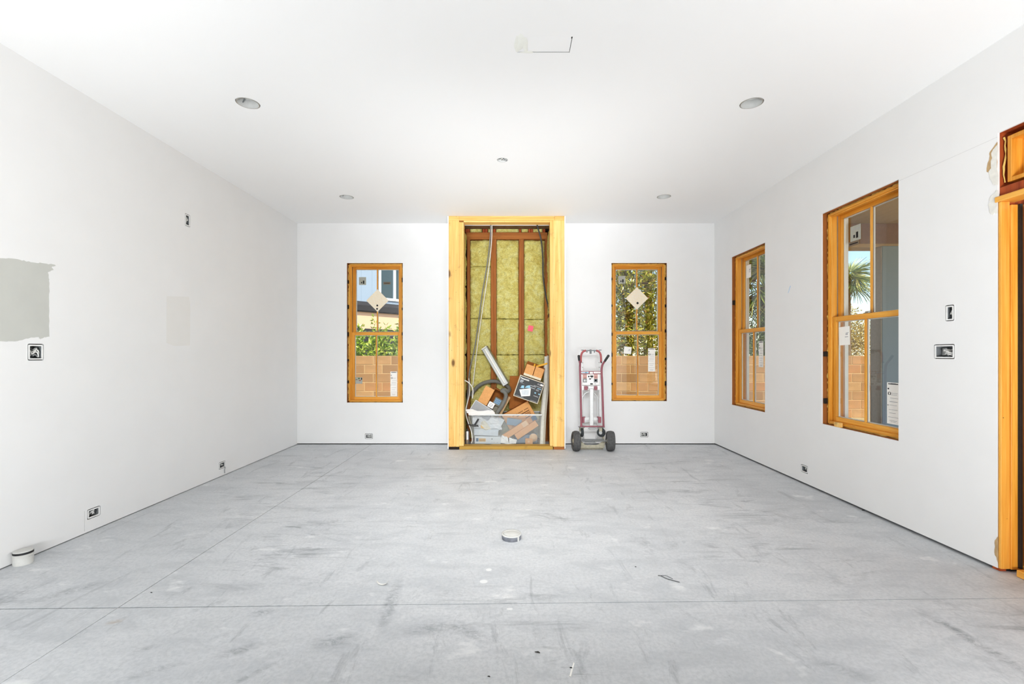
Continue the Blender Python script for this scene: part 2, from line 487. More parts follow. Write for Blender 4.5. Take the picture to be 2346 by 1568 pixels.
# seam of the boards along the window and door heads
for y0, y1, z in ((2.66, 3.335, 2.497),):
    obj('board_seam', MB().box(YB - y1, -0.0006, z - 0.0008, YB - y0, 0.001, z + 0.0008), M['seam'], wall_right)
obj('board_seam', MB().box(3.20 - YR, -0.0006, 0.02, 3.203 - YR, 0.001, 0.16), M['seam'], wall_left)

# ceiling with the round lamp holes, the junction box hole and the patched vent hole
VENT = (0.031, 0.344, 2.622, 2.762)
JB = (-0.089, 4.292, 0.052)
ch = [('c', x, y, 0.079) for x, y in SPOT] + [('c', JB[0], JB[1], JB[2]), ('r', VENT[0], VENT[1], VENT[2], VENT[3])]
ceil = obj('ceiling', holed(MB(), XL - 0.02, XR + 0.02, YR, YB + 0.02, ch, 0.0127, lambda s, t, h: (s, h, ZC + t)), M['ceiling'], None, 0, None, None, 'structure')
tag(ceil, 'smooth white drywall ceiling with four round lamp holes', 'ceiling', kind='structure')
roof = obj('roof', MB().box(XL - 0.5, YR - 0.4, ZC + 0.32, XR + 0.2, YB + 0.45, ZC + 0.42), M['sheath'], None, 0, None, None, 'structure')  # unseen slab added to keep the sun out of the room
tag(roof, 'unseen flat deck added above the white ceiling to block the sun', 'roof', kind='structure')

# floor: four concrete slabs between saw-cut joints
floor = thing('floor', 'pale grey concrete floor with two saw cut joints', 'floor', kind='structure')
JX = -1.938
def jy(x): return 2.265 + (x + 2.5) / 5.12 * 0.101
X0, X1, Y0, Y1 = XL - 0.18, XR + 0.18, YR - 0.1, YB + 0.42
gx, gy = 0.0024, 0.0042
def slab(p):
    mb = MB()
    n = 4
    mb.add([(x, y, 0) for x, y in p] + [(x, y, -0.1) for x, y in p], [(0, 1, 2, 3), (7, 6, 5, 4), (0, 4, 5, 1), (1, 5, 6, 2), (2, 6, 7, 3), (3, 7, 4, 0)])
    obj('slab', mb, M['concrete'], floor)
slab([(X0, Y0), (JX - gx * .7, Y0), (JX - gx * .7, jy(JX) - gy), (X0, jy(X0) - gy)])
slab([(JX + gx * .7, Y0), (X1, Y0), (X1, jy(X1) - gy * .5), (JX + gx * .7, jy(JX) - gy)])
slab([(X0, jy(X0) + gy), (JX - gx, jy(JX) + gy), (JX - gx, Y1), (X0, Y1)])
slab([(JX + gx, jy(JX) + gy), (X1, jy(X1) + gy * .5), (X1, Y1), (JX + gx, Y1)])
obj('joint_bed', MB().box(X0, Y0, -0.14, X1, Y1, -0.012), M['dark'], floor)

# ------------------------------------------------------------------ windows
def foam_mb(runs, rnd, size=(0.010, 0.018)):
    """irregular beads of foam along line runs ((p0, p1), ...)"""
    mb = MB()
    for p0, p1 in runs:
        p0, p1 = Vector(p0), Vector(p1)
        n = max(4, int((p1 - p0).length / 0.022))
        pts, rs = [], []
        for i in range(n + 1):
            q = p0.lerp(p1, i / n) + Vector((rnd.uniform(-.003, .003), rnd.uniform(-.006, .006), rnd.uniform(-.003, .003)))
            pts.append(q); rs.append(rnd.uniform(*size) * (0.35 if rnd.random() < 0.22 else 0.8))
        mb.tube(pts, rs, 7)
    return mb

def window(n):
    wl, a, z, W, H = WIN[n]
    where = {1: 'narrow double hung wooden window nearest the corner of bare wall, looking onto a pale house',
             2: 'narrow double hung wooden window beside the hand truck',
             3: 'narrow double hung wooden window in the side wall, farther from the door',
             4: 'wide double hung wooden window in the side wall, nearer the door'}[n]
    loc = (a, YB, z) if wl == 'back' else (XR, a, z)
    root = thing('window_%d' % n, where, 'window', loc, (0, 0, 0 if wl == 'back' else -R90), kind='structure')
    rnd = random.Random(n)
    t0, t1 = TH + 0.001, DEEP
    obj('rough_stud', MB().box(-0.04, t0, -0.04, -0.0005, t1, H + 0.04), M['rough_z'], root)
    obj('rough_stud', MB().box(W + 0.0005, t0, -0.04, W + 0.04, t1, H + 0.04), M['rough_z'], root)
    obj('rough_header', MB().box(-0.0004, t0, H + 0.0005, W + 0.0004, t1, H + 0.04), M['rough_x'], root)
    obj('rough_sill', MB().box(-0.0004, t0, -0.04, W + 0.0004, t1, -0.0005), M['rough_x'], root)
    gs, gt, gb = 0.019, 0.013, 0.010
    j = 0.020
    f0, f1 = (0.034 if wl == 'back' else 0.044), 0.170                              # frame depth
    obj('spray_foam', foam_mb([((gs * .5, f0 + .018, 0.02), (gs * .5, f0 + .018, H - .02)), ((W - gs * .5, f0 + .018, 0.02), (W - gs * .5, f0 + .018, H - .02)),
                               ((0.02, f0 + .018, H - gt * .5), (W - .02, f0 + .018, H - gt * .5)), ((0.02, f0 + .018, gb * .5), (W - .02, f0 + .018, gb * .5))], rnd), M['foam'], root, kind='stuff')
    for zz in (0.25, 0.60, 0.95, 1.30, 1.66):
        for s in (gs * .5, W - gs * .5):
            if wl == 'right' and rnd.random() < .7: continue
            hh = rnd.uniform(0.012, 0.03)
            z1 = zz + rnd.uniform(-.05, .05)
            obj('shim', MB().box(s - gs * .46, 0.016, z1 - hh, s + gs * .46, 0.09, z1 + hh), M['dark'], root)
    obj('jamb', MB().box(gs, f0, gb, gs + j, f1, H - gt), M['pine_z'], root, 0.0015)
    obj('jamb', MB().box(W - gs - j, f0, gb, W - gs, f1, H - gt), M['pine_z'], root, 0.0015)
    obj('head_jamb', MB().box(gs + j, f0, H - gt - j, W - gs - j, f1, H - gt), M['pine_x'], root, 0.0015)
    obj('sill', MB().box(gs + j, f0, gb, W - gs - j, f1 + 0.02, gb + 0.024), M['pine_x'], root, 0.0015)
    a0, a1 = gs + j, W - gs - j
    zt, zb = H - gt - j, gb + 0.024
    for s, d in ((a0, 1), (a1, -1)):
        obj('stop', MB().box(min(s, s + d * .010), 0.055, zb, max(s, s + d * .010), 0.068, zt), M['pine_z'], root, 0.001)
        obj('jamb_liner', MB().box(min(s, s + d * .004), 0.112, H * .5, max(s, s + d * .004), 0.118, zt), M['liner'], root)
    obj('stop', MB().box(a0 + .010, 0.055, zt - 0.010, a1 - .010, 0.068, zt), M['pine_x'], root, 0.001)
    # white outer casing
    e = MB()
    e.box(a0 - .01, f1, zb - .02, a0 + .02, f1 + .03, zt + .02); e.box(a1 - .02, f1, zb - .02, a1 + .01, f1 + .03, zt + .02)
    e.box(a0 + .02, f1, zt - .01, a1 - .02, f1 + .03, zt + .02); e.box(a0 + .02, f1 + .02, zb - .02, a1 - .02, f1 + .04, zb + .01)
    obj('outer_casing', e, M['white_clad'], root)
    zm = H * 0.5035
    st = 0.043
    def sash(name, z0, z1, y0, y1, rb, rt):
        m = MB()
        s0, s1 = a0 + .003, a1 - .003
        m.box(s0, y0, z0, s0 + st, y1, z1); m.box(s1 - st, y0, z0, s1, y1, z1)
        so_ = obj(name, m, M['pine_z'], root, 0.002)
        r_ = MB(); r_.box(s0 + st, y0 + .0006, z0, s1 - st, y1 - .0006, z0 + rb); r_.box(s0 + st, y0 + .0006, z1 - rt, s1 - st, y1 - .0006, z1)
        obj('rail', r_, M['pine_x'], so_, 0.002)
        g0, g1, h0, h1 = s0 + st, s1 - st, z0 + rb, z1 - rt
        b_ = MB(); w_ = 0.006; yo = y1 - .004
        b_.box(g0, y0 + .022, h0, g0 + w_, yo, h1); b_.box(g1 - w_, y0 + .022, h0, g1, yo, h1)
        b_.box(g0 + w_, y0 + .022, h0, g1 - w_, yo, h0 + w_); b_.box(g0 + w_, y0 + .022, h1 - w_, g1 - w_, yo, h1)
        obj('glazing_bead', b_, M['white_clad'], so_)
        gm = (g0 + g1) / 2
        obj('muntin', MB().box(gm - .009, y0 + .004, h0, gm + .009, y0 + .016, h1), M['pine_z'], so_, 0.0015)
        obj('outer_muntin', MB().box(gm - .009, y0 + .0225, h0, gm + .009, y0 + .034, h1), M['white_clad'], so_)
        for x0, x1 in ((g0, gm), (gm, g1)):
            obj('pane', MB().box(x0, y0 + .0175, h0, x1, y0 + .0205, h1), M['glass'], so_)
        return so_, (g0, g1, h0, h1, y0 + .0175)
    lo, lg = sash('lower_sash', zb, zm + 0.006, 0.072, 0.110, 0.040, 0.044)
    up, ug = sash('upper_sash', zm - 0.032, zt, 0.119, 0.157, 0.042, 0.034)
    lk = MB(); lk.box(W / 2 - .03, 0.085, zm + .006, W / 2 + .03, 0.107, zm + .014); lk.tube([(W / 2 - .012, .096, zm + .014), (W / 2 - .012, .096, zm + .024)], .009, 10)
    lk.box(W / 2 - .012, .090, zm + .018, W / 2 + .035, .101, zm + .025)
    obj('sash_lock', lk, M['liner'], lo)
    return root, lg, ug
WREC = {n: window(n) for n in WIN}
for sx, sw in ((0.15, 0.05),):
    b_ = MB(); b_.box(0.155, 0.004, 0.0, 0.225, 0.033, 0.040)
    obj('shim_block', b_, M['stud_z'], WREC[4][0], 0.002)

def stick(n, name, label, cat, s, z, w_, h_, mat, prints=(), rot=0.0, sash='l', depth=None, thick=0.0008, group=None):
    """a sheet stuck to the room side of a pane: s, z is its centre in window coordinates"""
    root, lg, ug = WREC[n]
    g = lg if sash == 'l' else ug
    y = (g[4] - 0.0012 if depth is None else depth)
    Mw = Matrix.Translation(root.location) @ root.rotation_euler.to_matrix().to_4x4() @ Matrix.Translation((s, y, z)) @ Matrix.Rotation(rot, 4, 'Y')
    o = obj(name, MB().box(-w_ / 2, -thick, -h_ / 2, w_ / 2, 0, h_ / 2), mat)
    o.matrix_world = Mw
    tag(o, label, cat, group)
    byc = {}
    for x0, z0, x1, z1, cm in prints:
        byc.setdefault(cm, []).append((x0, z0, x1, z1))
    for cm, rs in byc.items():
        m = MB()
        for x0, z0, x1, z1 in rs: m.box(x0 * w_ - w_ / 2, -thick - .0004, z0 * h_ - h_ / 2, x1 * w_ - w_ / 2, -thick, z1 * h_ - h_ / 2)
        obj('print', m, M[cm], o, kind='stuff' if len(rs) > 1 else None)
    return o
k = NT('protective_card')
tl = k.n('ShaderNodeBsdfTranslucent'); tl.inputs[0].default_value = lin(255, 250, 232)
df = k.n('ShaderNodeBsdfDiffuse'); df.inputs[0].default_value = lin(252, 240, 214)
lw = k.noise(k.mapping((1, 1, 9)), 26, 2)
k.l(k.ramp(lw, [(0.42, lin(253, 238, 208)), (0.6, lin(255, 252, 242))]), df.inputs[0])
mx = k.n('ShaderNodeMixShader'); mx.inputs[0].default_value = 0.25
k.l(df.outputs[0], mx.inputs[1]); k.l(tl.outputs[0], mx.inputs[2]); k.l(mx.outputs[0], k.out.inputs['Surface']); M['card'] = k.m
M['sticker_grey'] = plain('grey_sticker', lin(168, 170, 158), 0.7)
M['sticker_brown'] = plain('brown_sticker', lin(120, 104, 84), 0.7)
M['tan_ink'] = plain('tan_ink', lin(226, 182, 110), 0.8)
M['green_ink'] = plain('green_ink', lin(72, 104, 70), 0.8)
M['red_ink'] = plain('red_ink', lin(150, 70, 60), 0.8)
SHEET = [(.10, .955, .9, .975, 'black_ink'), (.30, .975, .70, .985, 'grey_ink'), (.06, .83, .17, .865, 'black_ink'), (.10, .70, .30, .71, 'black_ink'), (.08, .71, .14, .76, 'black_ink'), (.26, .71, .32, .76, 'black_ink'),
         (.12, .76, .28, .77, 'black_ink'), (.35, .74, .85, .75, 'grey_ink'), (.35, .70, .8, .71, 'grey_ink'), (.25, .62, .9, .63, 'grey_ink'), (.2, .53, .85, .545, 'grey_ink'), (.05, .44, .12, .46, 'black_ink'),
         (.2, .45, .8, .46, 'grey_ink'), (.15, .34, .85, .35, 'grey_ink'), (.2, .26, .7, .27, 'grey_ink'), (.1, .16, .9, .17, 'grey_ink'), (.2, .08, .8, .09, 'grey_ink'), (.3, .05, .7, .06, 'grey_ink')]
def backloc(n, u, v, y):
    p = P(u, v, y); r = WREC[n][0].location
    return (p.x - r.x, p.z - r.z) if WIN[n][0] == 'back' else None
def sideloc(n, u, v):
    x = XR + 0.09; y = F * x / (u - CX)
    return (WIN[n][1] - y, CH + (HV - v) * y / F - WIN[n][2])
# energy sheets on the lower panes
for n, u, v, w_, h_, lab in ((1, 902, 880, .094, .345, 'tall white paper sheet stuck in the lower corner of the window by the bare corner'),
                            (2, 1493, 825, .098, .325, 'tall white paper sheet on the lower pane of the window beside the hand truck'),
                            (3, 1744, 812, .10, .30, 'tall white paper sheet on the lower pane of the narrow side window'),
                            (4, 2047, 925, .115, .315, 'tall white paper sheet on the lower pane of the wide side window')):
    s, z = backloc(n, u, v, 6.46) if n < 3 else sideloc(n, u, v)
    stick(n, 'paper_sheet', lab, 'paper sheet', s, z, w_, h_, M['paper'], SHEET, 0.0, 'l', None, 0.0008, 'energy sheets on the lower panes')
# note papers
for n, u, v, w_, h_, r_, sa, lab in ((2, 1438, 803, .105, .10, .10, 'l', 'small tilted white note on the lower pane of the window beside the hand truck'),
                                   (4, 1935, 770, .13, .16, -.03, 'l', 'small white note on the lower pane of the wide side window'),
                                   (3, 1707, 622, .11, .16, .0, 'u', 'small white note high on the upper pane of the narrow side window')):
    s, z = backloc(n, u, v, 6.46) if n < 3 else sideloc(n, u, v)
    stick(n, 'paper_note', lab, 'paper note', s, z, w_, h_, M['paper'], [(.62, .55, .82, .62, 'grey_ink'), (.55, .42, .85, .46, 'grey_ink'), (.66, .64, .9, .67, 'grey_ink')], r_, sa)
# diamond cards
for n, u, v, lab in ((1, 865, 689, 'cream diamond shaped card on the window that looks onto the pale house'), (2, 1459, 684, 'cream diamond shaped card on the window beside the hand truck')):
    s, z = backloc(n, u, v, 6.50)
    d = WREC[n][2][4] - .0145
    Wd = .224
    o = stick(n, 'diamond_card', lab, 'card', s, z, Wd, Wd, M['card'], [(.80, .06, .90, .16, 'black_ink'), (.66, .22, .76, .32, 'black_ink')] if n == 1 else [(.68, .26, .80, .38, 'black_ink')], PI / 4, 'u', d)
# stickers on the upper panes and one on a lower pane
for n, u, v, w_, h_, mt, sa, lab in ((1, 830, 644, .10, .11, 'sticker_grey', 'u', 'square grey sticker on the upper pane that looks onto the pale house'),
                                     (2, 1425, 641, .10, .11, 'sticker_grey', 'u', 'square grey sticker on the upper pane beside the hand truck'),
                                     (4, 1948, 534, .12, .13, 'sticker_grey', 'u', 'square grey sticker on the upper pane of the wide side window'),
                                     (1, 886, 649, .10, .035, 'sticker_brown', 'u', 'small brown bar shaped sticker on the window that looks onto the pale house'),
                                     (2, 1478, 649, .10, .030, 'sticker_brown', 'u', 'small brown bar shaped sticker on the window beside the hand truck'),
                                     (3, 1719, 643, .09, .03, 'sticker_brown', 'u', 'small brown bar shaped sticker on the narrow side window'),
                                     (4, 1944, 558, .12, .04, 'sticker_brown', 'u', 'small brown bar shaped sticker on the wide side window'),
                                     (1, 824, 872, .10, .09, 'sticker_grey', 'l', 'grey printed sticker low on the window that looks onto the pale house')):
    s, z = backloc(n, u, v, 6.50) if n < 3 else sideloc(n, u, v)
    pr = [(.55, .15, .75, .55, 'black_ink'), (.30, .2, .45, .4, 'black_ink'), (.1, .75, .9, .80, 'grey_ink')] if h_ > .1 else [(.1, .35, .9, .6, 'black_ink')] if h_ < .05 else [(.08, .1, .9, .2, 'grey_ink'), (.4, .72, .65, .92, 'green_ink'), (.5, .45, .8, .58, 'red_ink'), (.05, .6, .3, .66, 'black_ink'), (.82, .6, .95, .95, 'black_ink')]
    stick(n, 'glass_sticker', lab, 'sticker', s, z, w_, h_, M[mt], pr, 0.0, sa)

# ------------------------------------------------------------------ door with transom in the right wall
y0, y1, _, zh = DOOR
W = y1 - y0
door = thing('door_1', 'golden wooden door frame with transom at the edge of the side wall', 'door', (XR, y1, 0), (0, 0, -R90), kind='structure')
zt = 2.10
obj('rough_stud', MB().box(-0.04, TH, 0.0, -0.0005, DEEP, zh + .04), M['red_z'], door)
obj('rough_stud', MB().box(W + .0005, TH, 0.0, W + .04, DEEP, zh + .04), M['red_z'], door)
obj('rough_header', MB().box(0, TH, zh + .0005, W, DEEP, zh + .04), M['red_z'], door)
M['bright_z'] = wood('door_pine_upright', lin(206, 132, 40), lin(232, 168, 70), lin(246, 206, 118), 'z', 0.42, 3.0, 60)
M['bright_x'] = wood('door_pine_level', lin(206, 132, 40), lin(232, 168, 70), lin(246, 206, 118), 'x', 0.42, 0, 60)
for s0, s1, d in ((0.004, 0.020, 1), (W - .020, W - .004, -1)):
    e0, e1 = (s0, s1)
    obj('jamb', MB().box(e0, 0.0, 0.02, e1, 0.050, zt + .02), M['bright_z'], door, 0.002)
    q0, q1 = (e0, e1 + .008) if d > 0 else (e0 - .008, e1)
    obj('jamb', MB().box(q0, 0.0505, 0.02, q1, 0.150, zt), M['pine_z'], door, 0.002)
    q0, q1 = (e1 + .008, e1 + .020) if d > 0 else (e0 - .020, e0 - .008)
    obj('weatherstrip', MB().box(q0, 0.086, 0.03, q1, 0.102, zt), M['black'], door)
obj('jamb_cap', MB().box(-.010, -0.008, zt + .0205, W + .010, 0.10, zt + .052), M['bright_x'], door, 0.003)
obj('transom_bar', MB().box(0.0, 0.012, zt + .053, W, 0.12, zt + .105), M['red_z'], door, 0.002)
# transom frame and glass
T0, T1 = zt + .125, zh - .035
m = MB(); c0, c1 = 0.032, W - .032
m.box(c0, 0.022, T0, c0 + .022, DEEP, T1); m.box(c1 - .022, 0.022, T0, c1, DEEP, T1)
m.box(c0 + .022, 0.022, T0, c1 - .022, DEEP, T0 + .022); m.box(c0 + .022, 0.022, T1 - .022, c1 - .022, DEEP, T1)
tf = obj('transom_frame', m, M['pine_z'], door, 0.002)
m = MB(); c0 += .022; c1 -= .022
m.box(c0, 0.085, T0 + .022, c0 + .045, 0.125, T1 - .022); m.box(c1 - .045, 0.085, T0 + .022, c1, 0.125, T1 - .022)
m.box(c0 + .045, 0.085, T0 + .022, c1 - .045, 0.125, T0 + .06); m.box(c0 + .045, 0.085, T1 - .06, c1 - .045, 0.125, T1 - .022)
obj('transom_sash', m, M['pine_z'], tf, 0.002)
obj('pane', MB().box(c0 + .045, 0.100, T0 + .06, c1 - .045, 0.104, T1 - .06), M['glass'], tf)
obj('threshold', MB().box(0.07, 0.03, 0.002, W - .07, 0.19, 0.042), M['bright_x'], door, 0.004)
# glazed leaf
m = MB(); a, b = 0.045, W - .045
m.box(a, 0.104, 0.045, a + .10, 0.146, zt - .01); m.box(b - .10, 0.104, 0.045, b, 0.146, zt - .01)
m.box(a + .10, 0.104, 0.045, b - .10, 0.146, 0.25); m.box(a + .10, 0.104, zt - .12, b - .10, 0.146, zt - .01)
leaf = obj('door_leaf', m, M['pine_z'], door, 0.002)
obj('pane', MB().box(a + .10, 0.123, 0.25, b - .10, 0.127, zt - .12), M['glass'], leaf)
h = MB(); h.tube([(b - .05, 0.104, 1.02), (b - .05, 0.060, 1.02), (b - .16, 0.055, 1.02)], .009, 10); h.lathe([(.026, 0), (.026, .006), (0.001, .006)], 20, Matrix.Translation((b - .05, .104, 1.02)) @ Matrix.Rotation(R90, 4, 'X'))
obj('door_handle', h, M['metal'], leaf)
obj('spray_foam', foam_mb([((-.004, .03, 0.05), (-.004, .03, zt)), ((0.012, .03, zt + .13), (0.012, .03, zh - .03))], random.Random(31), (.003, .007)), M['foam'], door, kind='stuff')
# torn drywall by the transom
rnd = random.Random(5)
t = thing('torn_drywall', 'ragged torn drywall paper and plaster beside the door transom', 'torn drywall', (XR, y1, 2.1))
def ragged(pts, n=5, amp=.006):
    out = []
    for i, p in enumerate(pts):
        q = pts[(i + 1) % len(pts)]
        for k_ in range(n):
            f_ = k_ / n
            out.append((p[0] + (q[0] - p[0]) * f_ + (rnd.uniform(-amp, amp) if k_ else 0), p[1] + (q[1] - p[1]) * f_ + (rnd.uniform(-amp, amp) if k_ else 0)))
    return out
Mr = Matrix.Rotation(-R90, 4, 'Z')
obj('torn_paper', MB().prism(ragged([(.0, .37), (-.045, .32), (-.06, .24), (-.03, .16), (.0, .17)]), -.0012, 0, Mr), M['gyp_paper'], t)
obj('plaster', MB().prism(ragged([(.003, .36), (-.025, .33), (-.035, .26), (-.045, .2), (-.02, .13), (.004, .12)]), -.0024, -.0013, Mr), M['gyp_core'], t)
obj('plaster', MB().prism(ragged([(.004, .09), (-.035, .07), (-.05, .02), (-.03, -.04), (.003, -.04)]), -.0028, 0, Mr), M['gyp_core'], t)
obj('torn_paper', MB().prism(ragged([(.003, -1.9), (-.014, -1.93), (-.016, -2.0), (.003, -2.05)], 4, .003), -.0012, 0, Mr), M['gyp_paper'], t)
# ------------------------------------------------------------------ ceiling fittings
def spotlight(x, y, label):
    t = thing('recessed_light', label, 'recessed light', (x, y, ZC), group='recessed light cans in the ceiling')
    r = 0.0745
    m = MB(); m.lathe([(r, -0.001), (r, .105), (r - .004, .105), (r - .004, -0.001), (r, -0.001)], 32)
    obj('can', m, M['can'], t)
    m = MB(); m.lathe([(r - .0045, .060), (.060, .085), (.058, .102), (.0, .102)], 32); obj('reflector', m, M['can'], t)
    m = MB(); m.lathe([(r - .0002, .001), (r - .0002, -.0012), (r - .0035, -.0012), (r - .0035, .004)], 32); obj('rim', m, M['liner'], t)
    m = MB(); m.lathe([(.016, .097), (.016, .075), (.011, .070), (.0, .070)], 16); obj('socket', m, M['liner'], t)
    m = MB(); m.tube(spline([(-.05, .02, .09), (-.045, .03, .05), (-.052, .025, .02)], 4), .0035, 6); obj('clip', m, M['box_grey'], t)
    return t
LL = ['recessed can light in the ceiling toward the camera, on the side of the blank wall', 'recessed can light in the ceiling toward the camera, on the side of the door',
      'recessed can light near the end wall, above the window onto the pale house', 'recessed can light near the end wall, above the window by the hand truck']
for (x, y), l_ in zip(SPOT, LL): spotlight(x, y, l_)
M['box_white'] = plain('painted_box', lin(232, 232, 230), 0.7)
t = thing('junction_box', 'small round junction box with folded wires in the middle of the ceiling', 'junction box', (JB[0], JB[1], ZC))
m = MB(); m.lathe([(.0495, -.001), (.0495, .045), (.0, .045)], 24); m.lathe([(.0495, -.001), (.046, -.001), (.046, .045)], 24); obj('box', m, M['can'], t)
rnd = random.Random(3)
for i in range(4):
    a = i * 1.6 + .3
    pts = [(.03 * math.cos(a), .03 * math.sin(a), .044), (.04 * math.cos(a + .7), .04 * math.sin(a + .7), .018), (.012 * math.cos(a + 2), .012 * math.sin(a + 2), .006), (.03 * math.cos(a + 3), .03 * math.sin(a + 3), .014), (.02 * math.cos(a + 4), .02 * math.sin(a + 4), .04)]
    obj('wire', MB().tube(spline(pts, 5), .0035, 6), M['wire_white'] if i % 2 else M['wire_grey'], t)
for a in (.5, 3.64):
    obj('screw_tab', MB().obox((.042 * math.cos(a), .042 * math.sin(a), .002), (.014, .010, .003)), M['box_grey'], t)
x0, x1, ya, yb = VENT
t = thing('ceiling_patch', 'white patched rectangular vent cut-out in the ceiling with smeared plaster at one end', 'ceiling patch', (x0, ya, ZC))
obj('cover_board', MB().box(.002, .002, .0012, x1 - x0 - .004, yb - ya - .0085, .0125), M['ceiling'], t)
obj('gap_backing', MB().box(-.01, -.01, .014, x1 - x0 + .01, yb - ya + .01, .03), M['dark'], t)  # near-black sheet put above the cover board for the gap's shade
M['smear'] = plain('wet_plaster', lin(232, 233, 226), 0.8, 0, 0.3, 0.02)
g = MB()
def blob(cx, cy, rx, ry, h, rot=0):
    vs, fs = [(0, 0, -h)], []
    n = 16
    for ring, q in ((.55, .8), (1.0, 0.0)):
        for k_ in range(n):
            a = 2 * PI * k_ / n; rr = ring * (1 + .18 * math.sin(3 * a + cx * 90))
            vs.append((rx * rr * math.cos(a), ry * rr * math.sin(a), -h * q))
    for k_ in range(n):
        fs.append((0, 1 + k_, 1 + (k_ + 1) % n)); fs.append((1 + k_, 1 + n + k_, 1 + n + (k_ + 1) % n, 1 + (k_ + 1) % n))
    g.add(vs, fs, True, Matrix.Translation((cx, cy, 0.0)) @ Matrix.Rotation(rot, 4, 'Z'))
blob(.018, .055, .028, .075, .006, .15); blob(.045, .07, .018, .065, .005, -.1); blob(-.004, .06, .014, .06, .004); blob(.06, .135, .04, .010, .002)
obj('plaster_smear', g, M['smear'], t)
obj('gap_shade', MB().box(.055, yb - ya - .0012, .0004, x1 - x0, yb - ya - .0002, .0124), M['can'], t)  # grey strip hiding the lit far face, painted shade of the gap
obj('screw_head', MB().lathe([(.0045, .0065), (.0045, .0075)], 10, Matrix.Translation((.28, .075, 0))).disc(.0045, .0065, 10, Matrix.Translation((.28, .075, 0))), M['box_grey'], t)
obj('gap_shim', MB().box(.306, .002, -.0005, .313, .014, .007), M['black'], t)

# ------------------------------------------------------------------ electrical boxes with bare wires
BL = ['large square electrical box in the blank wall below the grey paint patch', 'upright electrical box high in the blank wall', 'low electrical box in the blank wall beside the board seam',
      'low electrical box in the blank wall with a loose wire hanging out', 'low electrical box in the end wall below the window onto the pale house', 'low electrical box in the end wall to the side of the hand truck',
      'low electrical box in the side wall below the sash windows', 'upright single electrical box beside the door, above the wide one', 'wide electrical box full of wires beside the door']
def rrect(w_, h_, r, n=4):
    out = []
    for cx, cy, a0 in ((w_ / 2 - r, h_ / 2 - r, 0), (-w_ / 2 + r, h_ / 2 - r, PI / 2), (-w_ / 2 + r, -h_ / 2 + r, PI), (w_ / 2 - r, -h_ / 2 + r, 1.5 * PI)):
        for i in range(n + 1):
            a = a0 + PI / 2 * i / n; out.append((cx + r * math.cos(a), cy + r * math.sin(a)))
    return out
def ring(mb, outer, inner, t0, t1):
    n = len(outer)
    vs = [(p[0], t, p[1]) for t in (t0, t1) for p in outer] + [(p[0], t, p[1]) for t in (t0, t1) for p in inner]
    fs = []
    for i in range(n):
        j = (i + 1) % n
        fs += [(i, j, j + n, i + n), (2 * n + i, 3 * n + i, 3 * n + j, 2 * n + j), (i, 2 * n + i, 2 * n + j, j), (n + i, n + j, 3 * n + j, 3 * n + i)]
    return mb.add(vs, fs)
for i, (wl, c_, z, w_, h_) in enumerate(BOX):
    loc, rz = ((c_, YB, z), 0) if wl == 'back' else ((XR, c_, z), -R90) if wl == 'right' else ((XL, c_, z), R90)
    t = thing('electrical_box', BL[i], 'electrical box', loc, (0, 0, rz))
    a, b = w_ - .010, h_ - .010
    m = MB(); ring(m, rrect(a, b, .008), rrect(a - .008, b - .008, .005), 0.003, .062); m.box(-a / 2, .062, -b / 2, a / 2, .065, b / 2)
    obj('box', m, M['box_grey'], t)
    m = MB(); ring(m, rrect(a - .001, b - .001, .008), rrect(a - .018, b - .018, .004), -0.0012, .0028); obj('rim', m, M['box_white'], t)
    # mud ring feathered round the hole
    m = MB(); ring(m, rrect(w_ + .012, h_ + .012, .010), rrect(w_ - .001, h_ - .001, .010), -.0009, -.0001); obj('plaster_ring', m, M['drywall'], t)
    rnd = random.Random(40 + i)
    for k_ in range(4 if w_ < .12 else 8):
        ax = rnd.uniform(-.36, .0) * a; bx = rnd.uniform(.05, .38) * a
        za, zb_ = rnd.uniform(-.34, .34) * b, rnd.uniform(-.34, .34) * b
        pts = [(ax, .058, za), (ax * .6, .030, zb_ * .7), ((ax + bx) / 2 + rnd.uniform(-.01, .01), .010, -za * .5), (bx, .016, zb_), (bx * .7, .04, za * .6), (rnd.uniform(-.2, .2) * a, .022, rnd.uniform(-.3, .3) * b)]
        obj('wire', MB().tube(spline(pts, 5), .0040, 6), [M['wire_white'], M['wire_white'], M['wire_grey']][k_ % 3], t)
    obj('knockout', MB().box(-a * .46, .045, -b * .28, -a * .20, .061, b * .28), M['can'], t)
    if i == 3:
        obj('loose_wire', MB().tube(spline([(.018, .02, -.018), (.034, -.008, -.030), (.024, -.010, -.055), (.032, -.006, -.092)], 6), .0030, 6), M['wire_grey'], t)

# ------------------------------------------------------------------ paint patches and marks on the walls
def leftpt(u, v):
    y = F * -XL / (CX - u); return (y, CH + (HV - v) * y / F)
rnd = random.Random(12)
M['paint_grey'] = plain('grey_wall_paint', lin(196, 197, 191), 0.8, 0, 0.2, 0.025, 6)
M['paint_pale'] = plain('pale_wall_paint', lin(231, 230, 227), 0.85, 0, 0.2, 0.012, 6)
def patch(name, px, mat, label, amp=.004, th=.0006):
    pts = [leftpt(u, v) for u, v in px]
    pts = ragged(pts, 6, amp)
    o = obj(name, MB().prism([(p[0], p[1]) for p in pts], -th, -0.0001), mat, None, 0, (XL, 0, 0), (0, 0, R90))
    return tag(o, label, 'paint patch')
patch('paint_patch', [(-60, 584), (0, 592), (40, 594), (70, 601), (96, 603), (126, 607), (128, 610), (118, 612), (124, 619), (110, 624), (111, 632), (113, 650), (112, 700), (113, 772), (100, 774), (92, 778), (88, 773), (70, 774), (40, 782), (0, 782), (-60, 786)], M['paint_grey'], 'large brushed grey paint patch on the blank wall at the edge of the photo', .003)
